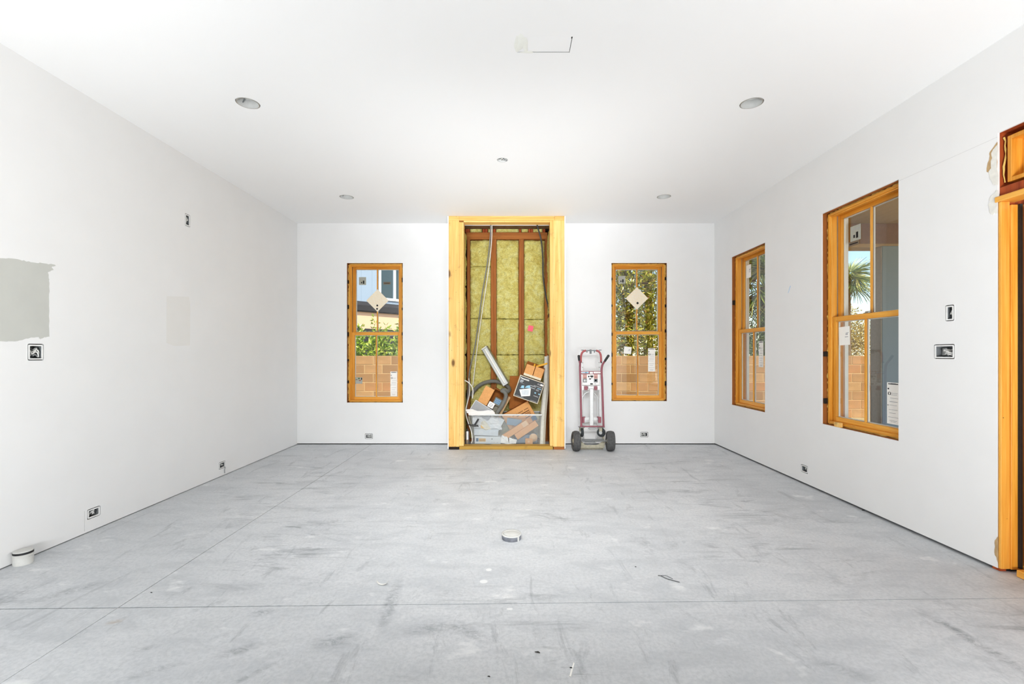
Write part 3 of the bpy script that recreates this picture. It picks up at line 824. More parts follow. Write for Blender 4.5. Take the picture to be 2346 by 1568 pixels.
patch('paint_patch', [(382, 679), (433, 680), (436, 700), (435, 792), (398, 793), (381, 786)], M['paint_pale'], 'small faint pale grey paint patch on the blank wall', .002)
y_ = F * XR / (1808 - CX)
M['chalk'] = plain('blue_chalk', lin(120, 190, 240), 0.9)
o = obj('chalk_mark', MB().prism([(0, -.030), (.006, -.026), (.044, .038), (.040, .042)], -.0006, -.0001), M['chalk'], None, 0, (XR, y_ + .02, CH + (HV - 665) * y_ / F), (0, 0, -R90))
tag(o, 'tiny blue chalk stroke on the wall between the two sash windows', 'chalk mark')

# ------------------------------------------------------------------ pipe stubs and scraps on the floor
t = thing('capped_drain', 'low capped drain pipe stub in the middle of the concrete floor', 'drain cap', (-0.003, 3.13, 0))
M['pvc'] = plain('dusty_white_plastic', lin(206, 206, 202), 0.5, 0, 0.4, 0.06)
M['pvc_grey'] = plain('dusty_grey_sleeve', lin(118, 121, 128), 0.7, 0, 0.3, 0.3, 25)
r = .066
obj('sleeve', MB().lathe([(r - .001, 0), (r, .004), (r - .0005, .033), (r - .006, .034)], 36), M['pvc_grey'], t)
obj('rim', MB().lathe([(r + .0008, .029), (r + .0008, .036), (r - .011, .036), (r - .011, .015), (r + .0008, .029)], 36), M['pvc'], t)
obj('cap', MB().lathe([(r - .013, .015), (r - .013, .034), (r - .016, .036), (0.0005, .0345)], 36), M['pvc'], t)
obj('tape_strip', MB().box(.040, -.0545, .001, .050, -.0515, .031), M['pvc'], t)
t = thing('pipe_stub', 'white capped pipe stub with a black band standing against the blank wall', 'pipe stub', (XL + .0462, 2.757, 0))
r = .0455
obj('pipe', MB().lathe([(r, 0), (r, .062), (r - .002, .062), (r - .002, 0)], 32), M['pvc'], t)
obj('band', MB().lathe([(r - .001, .062), (r + .0004, .0625), (r + .0004, .074), (r - .001, .0745)], 32), M['black'], t)
obj('cap', MB().lathe([(r - .0005, .0745), (r - .0005, .0785), (r - .004, .0795), (0.0005, .078)], 32), M['pvc'], t)
obj('stencil', MB().box(.0451, -.012, .046, .0462, .012, .0475), M['grey_ink'], t)
# scraps
m = MB(); n = 18
for i in range(n):
    a = math.radians(200 + 140 * i / (n - 1))
    for yy, rr in ((-.010, .030), (.010, .034)):
        m.v.append(Vector((rr * math.cos(a) * 1.0, yy, .031 + rr * math.sin(a) * .9)))
for i in range(n - 1): m.f.append((2 * i, 2 * i + 1, 2 * i + 3, 2 * i + 2)); m.sm.append(True)
o = obj('paper_curl', m, M['paper'], None, 0, (-.70, 2.50, 0.0006)); tag(o, 'small curled white paper scrap lying on the concrete near the joint', 'scrap')
o = obj('wire_scrap', MB().tube(spline([(.82, 2.60, .004), (.835, 2.595, .004), (.855, 2.565, .004), (.88, 2.545, .004), (.915, 2.525, .003)], 5), .0016, 6).tube(spline([(.835, 2.597, .004), (.862, 2.588, .008), (.89, 2.56, .003)], 5), .0012, 6), M['wire_dark']); tag(o, 'thin dark forked wire scrap on the concrete', 'scrap')
o = obj('splinter', MB().prism([(0, 0), (.006, -.002), (.03, .075), (.027, .08), (.012, .042)], -.002, 0, Matrix.Translation((.222, 1.79, .0004)) @ Matrix.Rotation(-R90, 4, 'X')), M['paper']); tag(o, 'thin white splinter on the concrete at the bottom of the photo', 'scrap')
for u, v, s_, lab in ((1231, 1497, .011, 'dark chip on the concrete near the white splinter'), (1308, 1533, .005, 'tiny dark crumb beside the white splinter'), (1977, 1171, .010, 'dark chip on the concrete by the side wall'), (347, 1360, .006, 'tiny dark crumb near the crossing of the floor joints'),
                      (1120, 1553, .005, 'tiny dark crumb at the bottom edge of the photo'), (1456, 1301, .005, 'tiny dark crumb near the forked wire scrap')):
    y_ = F * CH / (v - HV)
    o = obj('chip', MB().prism([(-s_, 0), (s_ * .4, -s_ * .3), (s_, s_ * .5), (s_ * .2, s_ * .3)], 0, .003), M['black'], None, 0, ((u - CX) / F * y_, y_, .0001), (R90, 0, 0)); o.location.z = .0032; tag(o, lab, 'scrap')

# ------------------------------------------------------------------ framed alcove
YF = 6.03
al = thing('framed_alcove', 'open timber framed alcove lined with yellow green mineral wool in the end wall', 'alcove', (0, YF, 0), kind='structure')
xa, xb, xc, xd = -.825, -.687, -.631, .495
xe, xf = .535, .683
D = .14
def ab(name, x0, y0, z0, x1, y1, z1, mat, bev=.002): return obj(name, MB().box(x0, y0, z0, x1, y1, z1), M[mat], al, bev)
ab('stud', xa, 0, .037, xb - .001, .15, 2.990, 'stud_z')
ab('plate_end', xa, 0.002, 0.0, xb - .008, .15, .034, 'dark')
ab('stud', xb, .001, .047, xc - .018, D, 2.968, 'stud_z')
ab('stud', xc - .0175, .003, .047, xc, D, 2.968, 'stud_z')
ab('stud', xd, .001, .047, xe - .001, D, 2.990, 'stud_z')
ab('stud', xe, 0, .037, xf, .15, 2.990, 'stud_z')
ab('plate_end', xe + .008, 0.002, 0.0, xf, .15, .034, 'rough_x')
ab('sill_plate', xb + .0, 0, 0.0005, xe - .002, D, .045, 'plate_x')
ab('header', xb, .000, 2.991, xe + .02, D, 3.030, 'stud_x')
ab('header', xb, .004, 3.0308, xe + .02, D, 3.046, 'stud_x')
ab('header', xc + .0, .012, 2.9690, xd, D, 2.9903, 'stud_x')
ab('plate_end', xa, 0, 2.991, xb - .0015, .15, 3.046, 'stud_x')
ab('plate_end', xe + .0215, 0, 2.991, xf, .15, 3.046, 'stud_x')
# drywall skins on the flanks
ab('side_drywall', xa - .014, 0.0, .012, xa - .0012, .3455, 3.047, 'drywall', 0)
ab('side_drywall', xf + .0012, 0.0, .012, xf + .014, .3455, 3.047, 'drywall', 0)
# back framing
YS = .57
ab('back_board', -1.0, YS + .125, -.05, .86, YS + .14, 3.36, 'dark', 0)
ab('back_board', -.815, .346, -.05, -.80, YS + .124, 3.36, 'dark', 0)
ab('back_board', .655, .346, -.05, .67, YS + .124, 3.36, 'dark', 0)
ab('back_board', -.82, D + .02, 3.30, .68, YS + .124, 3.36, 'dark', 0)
ab('back_stud', -.300, YS, .04, -.2625, YS + .12, 2.884, 'rough_z'); ab('back_stud', -.2618, YS + .001, .04, -.224, YS + .12, 2.884, 'rough_z')
ab('back_stud', .098, YS, .04, .1335, YS + .12, 2.884, 'rough_z'); ab('back_stud', .1342, YS + .0015, .04, .170, YS + .12, 2.884, 'rough_z')
ab('back_stud', -.640, YS - .005, .04, -.600, YS + .12, 2.884, 'rough_z')
ab('back_stud', .470, YS - .005, .04, .508, YS + .12, 2.884, 'rough_z')
ab('back_plate', -.70, YS - .002, .0, .56, YS + .12, .038, 'rough_x')
ab('back_plate', -.655, YS - .006, 2.885, .505, YS + .12, 2.982, 'rough_x')
for x0, w_ in ((-.665, .06), (-.42, .03), (-.385, .035), (-.27, .038), (.10, .03), (.235, .028), (.268, .03), (.44, .035)):
    ab('cripple_stud', x0, YS, 2.983, x0 + w_, YS + .12, 3.299, 'red_z')
# mineral wool batts
def batt(x0, x1, z0, z1, y, seed, amp=.034, M4=None, nx=None, nz=None):
    nx = nx or max(6, int((x1 - x0) / .016)); nz = nz or max(6, int((z1 - z0) / .016))
    vs, fs = [], []
    for j in range(nz + 1):
        for i in range(nx + 1):
            fx, fz = i / nx, j / nz
            x, z = x0 + (x1 - x0) * fx, z0 + (z1 - z0) * fz
            e = min(1, min(fx, 1 - fx) * (x1 - x0) / .035) ; g_ = min(1, min(fz, 1 - fz) * (z1 - z0) / .035)
            q = Vector((x * 7 + seed * 3.1, z * 7, seed)); q2 = Vector((x * 30 + seed, z * 30, 0))
            d = amp * (mnoise.noise(q) + .55 * mnoise.noise(q2)) - .020 * (math.sqrt(max(0, e)) * math.sqrt(max(0, g_))) + .014
            wob = .006 * mnoise.noise(Vector((x * 22, z * 22, seed + 5)))
            vs.append((x + wob * (1 if 0 < i < nx else .6), y + d, z + wob))
    for j in range(nz):
        for i in range(nx):
            a = j * (nx + 1) + i; fs.append((a, a + 1, a + nx + 2, a + nx + 1))
    # skirt
    n0 = len(vs)
    rim = [i for i in range(nx + 1)] + [(j + 1) * (nx + 1) - 1 for j in range(1, nz + 1)] + [nz * (nx + 1) + i for i in range(nx - 1, -1, -1)] + [j * (nx + 1) for j in range(nz - 1, 0, -1)]
    for r_ in rim: vs.append((vs[r_][0], y + .075, vs[r_][2]))
    for q in range(len(rim)): fs.append((rim[q], n0 + q, n0 + (q + 1) % len(rim), rim[(q + 1) % len(rim)]))
    return MB().add(vs, fs, True, M4)
bays = [(-.598, -.302, (0.04, 1.236, 1.756, 2.50, 2.88)), (-.222, .096, (0.04, 1.232, 1.750, 2.88)), (.172, .468, (0.04, 1.234, 1.742, 2.88))]
sd = 1
for x0, x1, zs in bays:
    for a, b in zip(zs[:-1], zs[1:]):
        obj('insulation_batt', batt(x0 + .001, x1 - .001, a + .003, b - .003, YS + .012, sd), M['wool'], al); sd += 1
for x0, x1 in ((-.60, -.43), (-.345, -.275), (-.228, .095), (.135, .23), (.30, .435)):
    obj('insulation_tuft', batt(x0, x1, 2.985, 3.20, YS + .02, sd, .04), M['wool'], al); sd += 1
Ml = Matrix.Translation((-.700, .158, 0)) @ Matrix.Rotation(R90, 4, 'Z')    # flank: x -> +y, y -> -x
Ml = Matrix(((0, -1, 0, -.648), (1, 0, 0, .165), (0, 0, 1, 0), (0, 0, 0, 1)))
for a, b in ((.04, 1.236), (1.236, 2.2), (2.2, 2.95)):
    obj('insulation_batt', batt(0, YS - .175, a + .003, b - .003, .006, sd, .014, Ml), M['wool'], al); sd += 1
Mr2 = Matrix(((0, 1, 0, .500), (-1, 0, 0, YS - .01), (0, 0, 1, 0), (0, 0, 0, 1)))
for a, b in ((1.22, 1.78), (1.78, 2.95)):
    obj('insulation_batt', batt(0, YS - .175, a + .003, b - .003, .006, sd, .014, Mr2), M['wool'], al); sd += 1
obj('back_stud', MB().box(.506, .15, .04, .545, YS, 2.884), M['rough_z'], al)

# cables and the pink tag in the alcove
def cable(px, r, mat, label, n=6):
    pts = [P(u, v, y) for u, v, y in px]
    o = obj('cable', MB().tube(spline(pts, n), r, 8), mat)
    return tag(o, label, 'cable')
cable([(1124.5, 505, 6.33), (1123, 545, 6.42), (1117, 600, 6.50), (1105, 672, 6.53), (1096, 740, 6.54), (1087, 800, 6.54), (1076, 850, 6.53), (1072, 900, 6.51), (1069, 935, 6.48), (1066.5, 946, 6.46)], .0085, M['wire_grey'], 'grey cable hanging down the alcove in a long slack line, ending by the metal tube')
cable([(1127, 505, 6.31), (1126.5, 548, 6.39), (1121, 605, 6.46), (1110, 680, 6.49), (1100, 745, 6.50), (1092, 806, 6.50), (1087, 850, 6.49), (1083, 884, 6.46)], .0065, M['wire_white'], 'white cable hanging beside the grey one, ending above the vacuum hose')
cable([(1228, 505, 6.30), (1233, 525, 6.36), (1240, 552, 6.40), (1243.5, 590, 6.42), (1244, 630, 6.42), (1247, 655, 6.41), (1252, 685, 6.38), (1257, 708, 6.34), (1258.5, 745, 6.30)], .0105, M['wire_dark'], 'thick dark cable curving down beside the bright alcove post')
cable([(1062, 871, 6.20), (1072, 876, 6.20), (1081, 886, 6.22), (1083.5, 898, 6.24), (1082, 913, 6.25)], .008, M['wire_white'], 'short white cable loop poking out of the alcove post')
cable([(1074, 868, 6.42), (1076, 882, 6.38), (1075, 905, 6.34), (1071, 922, 6.30), (1067, 941, 6.26), (1069, 956, 6.22), (1074, 972, 6.185), (1080, 990, 6.18), (1082, 1008, 6.178), (1080, 1016, 6.178)], .007, M['wire_white'], 'white cable drooping down past the metal tube')
M['pink'] = plain('pink_tag', lin(255, 110, 130), 0.7, 0, 0.2, 0.03)
p = P(1215.5, 753, 6.575)
o = obj('pink_tag', MB().box(-.036, -.0015, -.040, .036, 0, .040), M['pink'], None, 0, p, (0, math.radians(12), 0)); tag(o, 'small bright pink paper tag on the mineral wool', 'paper tag')
# ------------------------------------------------------------------ storage bin and the clutter in the alcove
k = NT('clear_plastic')
tr = k.n('ShaderNodeBsdfTransparent'); tr.inputs[0].default_value = (0.95, 0.965, 0.975, 1)
df = k.n('ShaderNodeBsdfDiffuse'); df.inputs[0].default_value = (0.82, 0.85, 0.87, 1)
gl = k.n('ShaderNodeBsdfGlossy'); gl.inputs['Roughness'].default_value = 0.15
m1 = k.n('ShaderNodeMixShader'); m1.inputs[0].default_value = 0.09
k.l(tr.outputs[0], m1.inputs[1]); k.l(df.outputs[0], m1.inputs[2])
m2 = k.n('ShaderNodeMixShader'); m2.inputs[0].default_value = 0.04; k.l(m1.outputs[0], m2.inputs[1]); k.l(gl.outputs[0], m2.inputs[2])
k.l(m2.outputs[0], k.out.inputs['Surface']); M['clear'] = k.m
M['lip'] = plain('frosted_plastic_rim', lin(216, 220, 220), 0.35, 0, 0.5, 0.02)
M['cardboard'] = plain('cardboard', lin(220, 162, 102), 0.85, 0, 0.2, 0.07, 40)
M['cardboard_dark'] = plain('cardboard_brown', lin(158, 96, 44), 0.85, 0, 0.2, 0.08, 40)
M['cardboard_edge'] = plain('cardboard_edge', lin(222, 184, 140), 0.85)
M['brown_ink'] = plain('brown_ink', lin(92, 58, 32), 0.85)
M['tape_cream'] = plain('cream_board', lin(222, 214, 192), 0.7)
M['blue_ink'] = plain('blue_print', lin(20, 92, 130), 0.7)
M['sky_ink'] = plain('pale_blue_print', lin(150, 200, 222), 0.7)
M['box_black'] = plain('black_printed_card', lin(52, 54, 55), 0.5, 0, 0.4, 0.08)
M['pale_grey'] = plain('pale_grey_plastic', lin(206, 212, 216), 0.5)
M['grey_panel'] = plain('grey_panel', lin(158, 160, 162), 0.6, 0, 0.3, 0.04)
M['hose'] = plain('grey_hose', lin(112, 112, 106), 0.65, 0, 0.3, 0.1)
M['yellow'] = plain('yellow_plastic', lin(240, 180, 40), 0.5)
M['teal_grey'] = plain('blue_grey_plastic', lin(118, 142, 160), 0.6)
M['olive'] = plain('dull_metal', lin(150, 150, 128), 0.5, 0.3, 0.4)
M['key_blue'] = plain('blue_keys', lin(120, 164, 200), 0.5)
M['tool_grey'] = plain('tool_grey', lin(120, 116, 100), 0.5, 0, 0.4, 0.1)
M['crumple'] = plain('crumpled_white', lin(240, 240, 238), 0.8, 0, 0.2, 0.02)
YBIN = 6.19
t = thing('storage_bin', 'clear plastic storage bin full of papers and boxes behind the alcove sill', 'storage bin', (-.09, YBIN + .17, 0))
bx0, bx1, tx0, tx1, hb_, dp = -.445, .455, -.478, .482, .435, .165
def quadwall(a, b, c, d, th, n):
    """thin wall between four corners with thickness along n"""
    n = Vector(n) * th
    q = [Vector(p) for p in (a, b, c, d)]
    return MB().add([*q, *[p + n for p in q]], [(0, 1, 2, 3), (7, 6, 5, 4), (0, 4, 5, 1), (1, 5, 6, 2), (2, 6, 7, 3), (3, 7, 4, 0)])
zb_ = .004
obj('front_wall', quadwall((bx0, -dp + .02, zb_), (bx1, -dp + .02, zb_), (tx1, -dp, hb_), (tx0, -dp, hb_), .003, (0, 1, 0)), M['clear'], t)
obj('rear_wall', quadwall((bx0, dp - .02, zb_), (bx1, dp - .02, zb_), (tx1, dp, hb_), (tx0, dp, hb_), .003, (0, -1, 0)), M['clear'], t)
obj('end_wall', quadwall((bx0, -dp + .024, zb_), (bx0, dp - .024, zb_), (tx0, dp - .004, hb_), (tx0, -dp + .004, hb_), .003, (1, 0, 0)), M['clear'], t)
obj('end_wall', quadwall((bx1, -dp + .024, zb_), (bx1, dp - .024, zb_), (tx1, dp - .004, hb_), (tx1, -dp + .004, hb_), .003, (-1, 0, 0)), M['clear'], t)
obj('bottom', MB().box(bx0, -dp + .02, 0.0005, bx1, dp - .02, zb_), M['clear'], t)
m = MB(); e = .012
m.box(tx0 - e, -dp - e, hb_ - .012, tx1 + e, -dp, hb_ + .006); m.box(tx0 - e, dp, hb_ - .012, tx1 + e, dp + e, hb_ + .006)
m.box(tx0 - e, -dp, hb_ - .012, tx0, dp, hb_ + .006); m.box(tx1, -dp, hb_ - .012, tx1 + e, dp, hb_ + .006)
obj('rim', m, M['lip'], t, .003)

def rbox(name, label, cat, u, v, y, w_, d, h_, ang, mat, parts=(), group=None, tilt=0.0, yaw=0.0, bev=.002):
    """solid thing: (u, v) is where the centre of its front face shows, size w x d x h, turned ang degrees in the picture plane"""
    c = P(u, v, y)
    o = obj(name, MB().box(-w_ / 2, 0, -h_ / 2, w_ / 2, d, h_ / 2), M[mat], None, bev, c, (math.radians(tilt), math.radians(ang), math.radians(yaw)))
    tag(o, label, cat, group)
    for nm, mt, q in parts:
        mm = MB()
        for x0, z0, x1, z1 in q: mm.box(x0 * w_ - w_ / 2, -.0012, z0 * h_ - h_ / 2, x1 * w_ - w_ / 2, 0.0, z1 * h_ - h_ / 2)
        obj(nm, mm, M[mt], o, kind='stuff' if len(q) > 1 else None)
    return o
def text(s_, size, mat, parent, loc, rot=(R90, 0, 0), name='lettering', bold=0.0):
    cu = bpy.data.curves.new('lettering', 'FONT'); cu.body = s_; cu.size = size; cu.extrude = .0003; cu.offset = bold; cu.resolution_u = 2
    o = bpy.data.objects.new('lettering', cu); COL.objects.link(o)
    dg = bpy.context.evaluated_depsgraph_get()
    me = bpy.data.meshes.new_from_object(o.evaluated_get(dg))
    bpy.data.objects.remove(o); bpy.data.curves.remove(cu)
    me.materials.clear()
    r_ = obj(name, me, mat, parent, 0, loc, rot)
    return r_

# long pale channel leaning across the wool
a, b = P(1109.5, 796, 6.53), P(1159.5, 881, 6.41)
d = (b - a); L = d.length
Rm = Matrix.Identity(3)
zax = -d.normalized(); yax = Vector((0.35, 1, 0)); yax = (yax - zax * yax.dot(zax)).normalized(); xax = yax.cross(zax)
Mc = Matrix((( xax.x, yax.x, zax.x, b.x), (xax.y, yax.y, zax.y, b.y), (xax.z, yax.z, zax.z, b.z), (0, 0, 0, 1)))
t = thing('light_channel', 'long pale fluorescent light channel leaning across the alcove', 'light fixture')
t.matrix_world = Mc
obj('tray', MB().box(-.052, 0.012, 0, .040, .05, L).box(-.052, -.012, 0, -.048, 0.012, L).box(.036, -.012, 0, .040, .012, L), M['olive'], t, .002)
obj('reflector', MB().prism([(-.0475, 0), (.0355, 0)] [::1] + [(.0355, L - .02), (-.0475, L - .02)], .004, .0118), M['lip'], t)
obj('tube', MB().tube([(-.006, -.004, .02), (-.006, -.004, L - .03)], .0115, 10), M['paper'], t)
obj('end_cap', MB().box(-.050, -.014, L - .018, .038, .0035, L), M['white_clad'], t, .002)

# vacuum hose
hp = [(1079, 908, 6.53), (1084, 898, 6.53), (1095, 886, 6.535), (1110, 877.5, 6.535), (1130, 874, 6.53), (1150, 878, 6.52), (1163, 886, 6.46), (1167, 893, 6.38), (1163, 897, 6.29), (1156, 894, 6.25), (1150, 895.5, 6.235), (1156, 899, 6.23), (1159, 907, 6.235), (1156, 918, 6.25), (1150, 930, 6.25), (1143, 940, 6.255), (1137, 949, 6.26)]
pts = spline([P(*q) for q in hp], 14)
t = thing('vacuum_hose', 'coiled grey vacuum hose lying over the open carton', 'hose')
obj('hose', MB().tube(pts, [.0265 + (.0016 if i % 2 else -.0010) for i in range(len(pts))], 12), M['hose'], t)
obj('cuff', MB().tube([P(1139, 946, 6.26), P(1134, 955, 6.265)], .031, 14), M['tool_grey'], t)

# open carton with tools in it
Rc = Matrix.Rotation(math.radians(28), 4, 'Y')
c = P(1139, 921, 6.30)
t = thing('open_carton', 'open cardboard carton tipped on its side with tools showing', 'cardboard box')
t.matrix_world = Matrix.Translation(c) @ Rc
w_, h_, d_ = .215, .30, .19
m = MB(); m.box(-w_ / 2, 0, -h_ / 2, -w_ / 2 + .005, d_, h_ / 2); m.box(w_ / 2 - .005, 0, -h_ / 2, w_ / 2, d_, h_ / 2); m.box(-w_ / 2 + .005, 0, -h_ / 2, w_ / 2 - .005, d_, -h_ / 2 + .005); m.box(-w_ / 2 + .005, 0, h_ / 2 - .005, w_ / 2 - .005, d_, h_ / 2); m.box(-w_ / 2, d_, -h_ / 2, w_ / 2, d_ + .004, h_ / 2)
obj('carton', m, M['cardboard_dark'], t)
obj('flap', MB().box(-.1325, -.004, -.115, 0, 0, .125, Matrix.Translation((-w_ / 2 + .001, -.001, 0)) @ Matrix.Rotation(math.radians(6), 4, 'Z')), M['cardboard'], t)
m = MB(); m.box(0, -.004, -.17, .055, 0, .14, Matrix.Translation((w_ / 2 - .002, -.001, 0)) @ Matrix.Rotation(math.radians(-62), 4, 'Z')); obj('flap', m, M['cardboard_edge'], t)
# tools inside, things of their own
Mt = Matrix.Translation(c) @ Rc
o = obj('keypad', MB().box(-.055, 0, -.055, .055, .035, .055), M['tool_grey'], None, .004); o.matrix_world = Mt @ Matrix.Translation((.006, .035, -.005)); tag(o, 'grey keypad device with rows of blue keys in the open carton', 'keypad')
for i in range(4):
    for j in range(3):
        obj('key', MB().box(-.040 + i * .021, -.006, -.028 + j * .024, -.023 + i * .021, 0, -.009 + j * .024), M['key_blue'], o)
o = obj('white_tag', MB().box(-.042, 0, -.040, .042, .02, .040), M['paper'], None, .002); o.matrix_world = Mt @ Matrix.Translation((-.052, .012, -.080)); tag(o, 'white carton end with a round grey emblem under the keypad', 'box')
obj('emblem', MB().lathe([(.022, 0), (.022, .001), (.016, .001), (.016, 0)], 20, Matrix.Translation((0, -.0002, 0)) @ Matrix.Rotation(R90, 4, 'X')), M['grey_ink'], o)
obj('print', MB().box(-.002, -.001, -.006, .012, 0, .0), M['grey_ink'], o)
o = obj('power_tool', MB().prism([(-.05, -.05), (.05, -.05), (.055, .0), (.03, .045), (-.035, .045), (-.05, .02)], 0, .07), M['tool_grey'], None, .006); o.matrix_world = Mt @ Matrix.Translation((.045, .022, -.108)); tag(o, 'dull grey power tool body below the keypad', 'tool')
obj('button', MB().lathe([(.010, 0), (.010, -.006), (.0005, -.007)], 14, Matrix.Translation((.01, 0, .01)) @ Matrix.Rotation(-R90, 4, 'X')), M['tape_cream'], o)

# grey lid and white sheets hanging over the bin edge
o = obj('grey_lid', MB().box(0, 0, -.15, .285, .006, 0), M['grey_panel'], None, .001, P(1090, 917, 6.255), (0, math.radians(32), 0)); tag(o, 'flat grey lid wedged upright between carton and papers', 'lid')
obj('edge', MB().box(-.003, -.003, -.003, .288, .009, .003).box(-.003, -.003, -.15, .003, .009, -.003), M['lip'], o)
def sheet(name, label, px, y, seed, amp, mat, n=14, cat='paper'):
    """crumpled sheet through four corner pixels (tl, tr, br, bl) with depths"""
    q = [P(*p) for p in px]
    vs, fs = [], []
    for j in range(n + 1):
        for i in range(n + 1):
            a, b = i / n, j / n
            p = (q[0] * (1 - a) + q[1] * a) * (1 - b) + (q[3] * (1 - a) + q[2] * a) * b
            o_ = amp * (mnoise.noise(Vector((a * 3 + seed, b * 3, seed))) + .6 * abs(mnoise.noise(Vector((a * 7, b * 7 + seed, seed)))))
            vs.append((p.x + o_ * .4, p.y + o_, p.z + o_ * .6))
    for j in range(n):
        for i in range(n): a = j * (n + 1) + i; fs.append((a, a + 1, a + n + 2, a + n + 1))
    o = obj(name, MB().add(vs, fs), M[mat]); return tag(o, label, cat)
sheet('plastic_sheet', 'crumpled white plastic sheet spilling over the bin edge', [(1066, 939, 6.21), (1131, 943, 6.24), (1137, 953, 6.18), (1073, 951, 6.17)], 0, 3.0, .03, 'crumple', 16, 'plastic sheet')
sheet('plastic_sheet', 'large translucent white plastic wrap inside the bin behind the papers', [(1080, 950, 6.27), (1137, 951, 6.30), (1150, 985, 6.34), (1086, 990, 6.30)], 0, 8.0, .03, 'crumple', 16, 'plastic sheet')
o = rbox('document_box', 'slanted white flat box standing in the bin', 'box', 1132, 972, 6.335, .20, .02, .23, 28, 'lip', (('print', 'pale_grey', [(.08, .86, .92, .90)]),))
sheet('paper', 'creased cream paper in the bin above the white cartons', [(1102, 966, 6.225), (1112, 965, 6.235), (1126, 986, 6.225), (1100, 986, 6.225)], 0, 5.0, .02, 'tape_cream', 8)
o = obj('leaflet', MB().prism([(-.02, .03), (.02, -.005), (.035, -.02), (-.01, -.01)], 0, .002), M['yellow'], None, 0, P(1104, 979, 6.2205), (0, 0, 0)); tag(o, 'small yellow leaflet among the papers in the bin', 'leaflet')
rbox('white_carton', 'upper plain white carton in the bin, slightly tilted', 'box', 1114, 991.5, 6.226, .325, .09, .085, 2.5, 'pale_grey', (('print', 'lip', [(.18, .25, .36, .75)]),))
rbox('white_carton', 'lower white carton in the bin with a small dark printed square', 'box', 1117.5, 1009, 6.222, .35, .12, .10, 1, 'lip', (('print', 'blue_ink', [(.05, .30, .14, .75)]), ('print', 'tan_ink', [(.16, .30, .42, .72)]), ('print', 'black_ink', [(.64, .60, .68, .72)]), ('print', 'grey_ink', [(.20, .58, .38, .62), (.18, .40, .40, .45), (.62, .18, .78, .22), (.84, .14, .90, .20)])))
sheet('paper', 'crumpled white paper at the bottom of the bin beside the cartons', [(1150, 997, 6.225), (1163, 1003, 6.23), (1166, 1019, 6.225), (1143, 1015, 6.225)], 0, 11.0, .015, 'paper', 8)
sheet('paper', 'crumpled white paper at the bottom of the bin by the round cardboard piece', [(1166, 1003, 6.245), (1184, 1008, 6.24), (1182, 1017, 6.24), (1166, 1018, 6.24)], 0, 14.0, .02, 'paper', 8)
rbox('long_carton', 'long cardboard carton slanting up in the bin', 'cardboard box', 1181, 986, 6.24, .40, .06, .075, -33, 'cardboard', (('print', 'cardboard_edge', [(.78, .06, .97, .94)]),))
rbox('long_carton', 'long cardboard carton slanting up under the first one', 'cardboard box', 1206, 986, 6.25, .34, .06, .085, -34, 'cardboard')
o = obj('cardboard_disc', MB().lathe([(.0005, 0), (.055, 0), (.055, .004), (.0005, .004)], 28, Matrix.Rotation(R90, 4, 'X')), M['cardboard_edge'], None, 0, P(1222, 1003, 6.235), (0, .3, 0)); tag(o, 'round cardboard piece low in the bin', 'cardboard disc')
rbox('small_carton', 'small square cardboard carton at the bottom of the bin', 'cardboard box', 1212, 1013, 6.226, .10, .06, .085, 0, 'cardboard', (('print', 'cardboard_edge', [(.3, .4, .6, .7)]),))
rbox('plastic_case', 'blue grey plastic case at the bottom of the bin behind the small carton', 'case', 1205, 1006, 6.32, .30, .14, .11, 0, 'teal_grey')
rbox('plastic_case', 'blue grey plastic case high in the bin behind the slanting cartons', 'case', 1178, 968, 6.33, .20, .04, .09, 8, 'teal_grey')
# printed carton leaning in the bin
o = rbox('printed_carton', 'orange brown carton with lines of print and a blue corner, sunk in the bin', 'cardboard box', 1191, 957, 6.385, .41, .08, .29, -29, 'cardboard',
     (('print', 'brown_ink', [(.30, .70, .48, .725), (.52, .70, .70, .725), (.74, .70, .90, .725)]), ('print', 'brown_ink', [(.42, .58, .90, .615)]), ('print', 'brown_ink', [(.68, .51, .90, .53), (.68, .46, .90, .48), (.68, .41, .90, .43)]), ('print', 'brown_ink', [(.66, .31, .90, .36)]), ('print', 'blue_ink', [(.82, .02, .995, .27)])))
text('2', .05, M['brown_ink'], o, (-.09, -.0006, -.03))
obj('flap', MB().box(-.205, 0.0, .1455, .20, .078, .150), M['cardboard_dark'], o)
# brown board behind
rbox('brown_board', 'plain brown cardboard sheet standing upright behind the black carton', 'cardboard', 1190, 900, 6.47, .28, .012, .46, 1, 'cardboard_dark')
# black printed carton
o = rbox('black_carton', 'black printed light fixture carton tilted on top of the pile', 'box', 1212, 893, 6.205, .345, .17, .295, 19, 'tape_cream', (('front', 'box_black', [(.025, .03, .975, .97)]),))
W_, H_ = .345, .295
def pr(nm, mt, q):
    mm = MB()
    for x0, z0, x1, z1 in q: mm.box(x0 * W_ - W_ / 2, -.0022, z0 * H_ - H_ / 2, x1 * W_ - W_ / 2, -.0012, z1 * H_ - H_ / 2)
    obj(nm, mm, M[mt], o, kind='stuff' if len(q) > 1 else None)
text('Panasonic', .030, M['paper'], o, (-.155, -.0016, .105), bold=.0012)
pr('print', 'pale_grey', [(.06, .79, .20, .81)]); pr('print', 'pale_grey', [(.06, .75, .19, .77)]); pr('print', 'pale_grey', [(.06, .71, .17, .73)]); pr('print', 'grey_ink', [(.06, .665, .25, .675)])
text('DC', .028, M['grey_ink'], o, (.085, -.0016, .098), bold=.001)
pr('print', 'paper', [(.86, .83, .96, .91)])
pr('print', 'pale_grey', [(.62, .745, .95, .76)]); pr('print', 'pale_grey', [(.49, .69, .72, .71)]); pr('print', 'pale_grey', [(.49, .60, .71, .62)]); pr('print', 'sky_ink', [(.79, .66, .95, .69)])
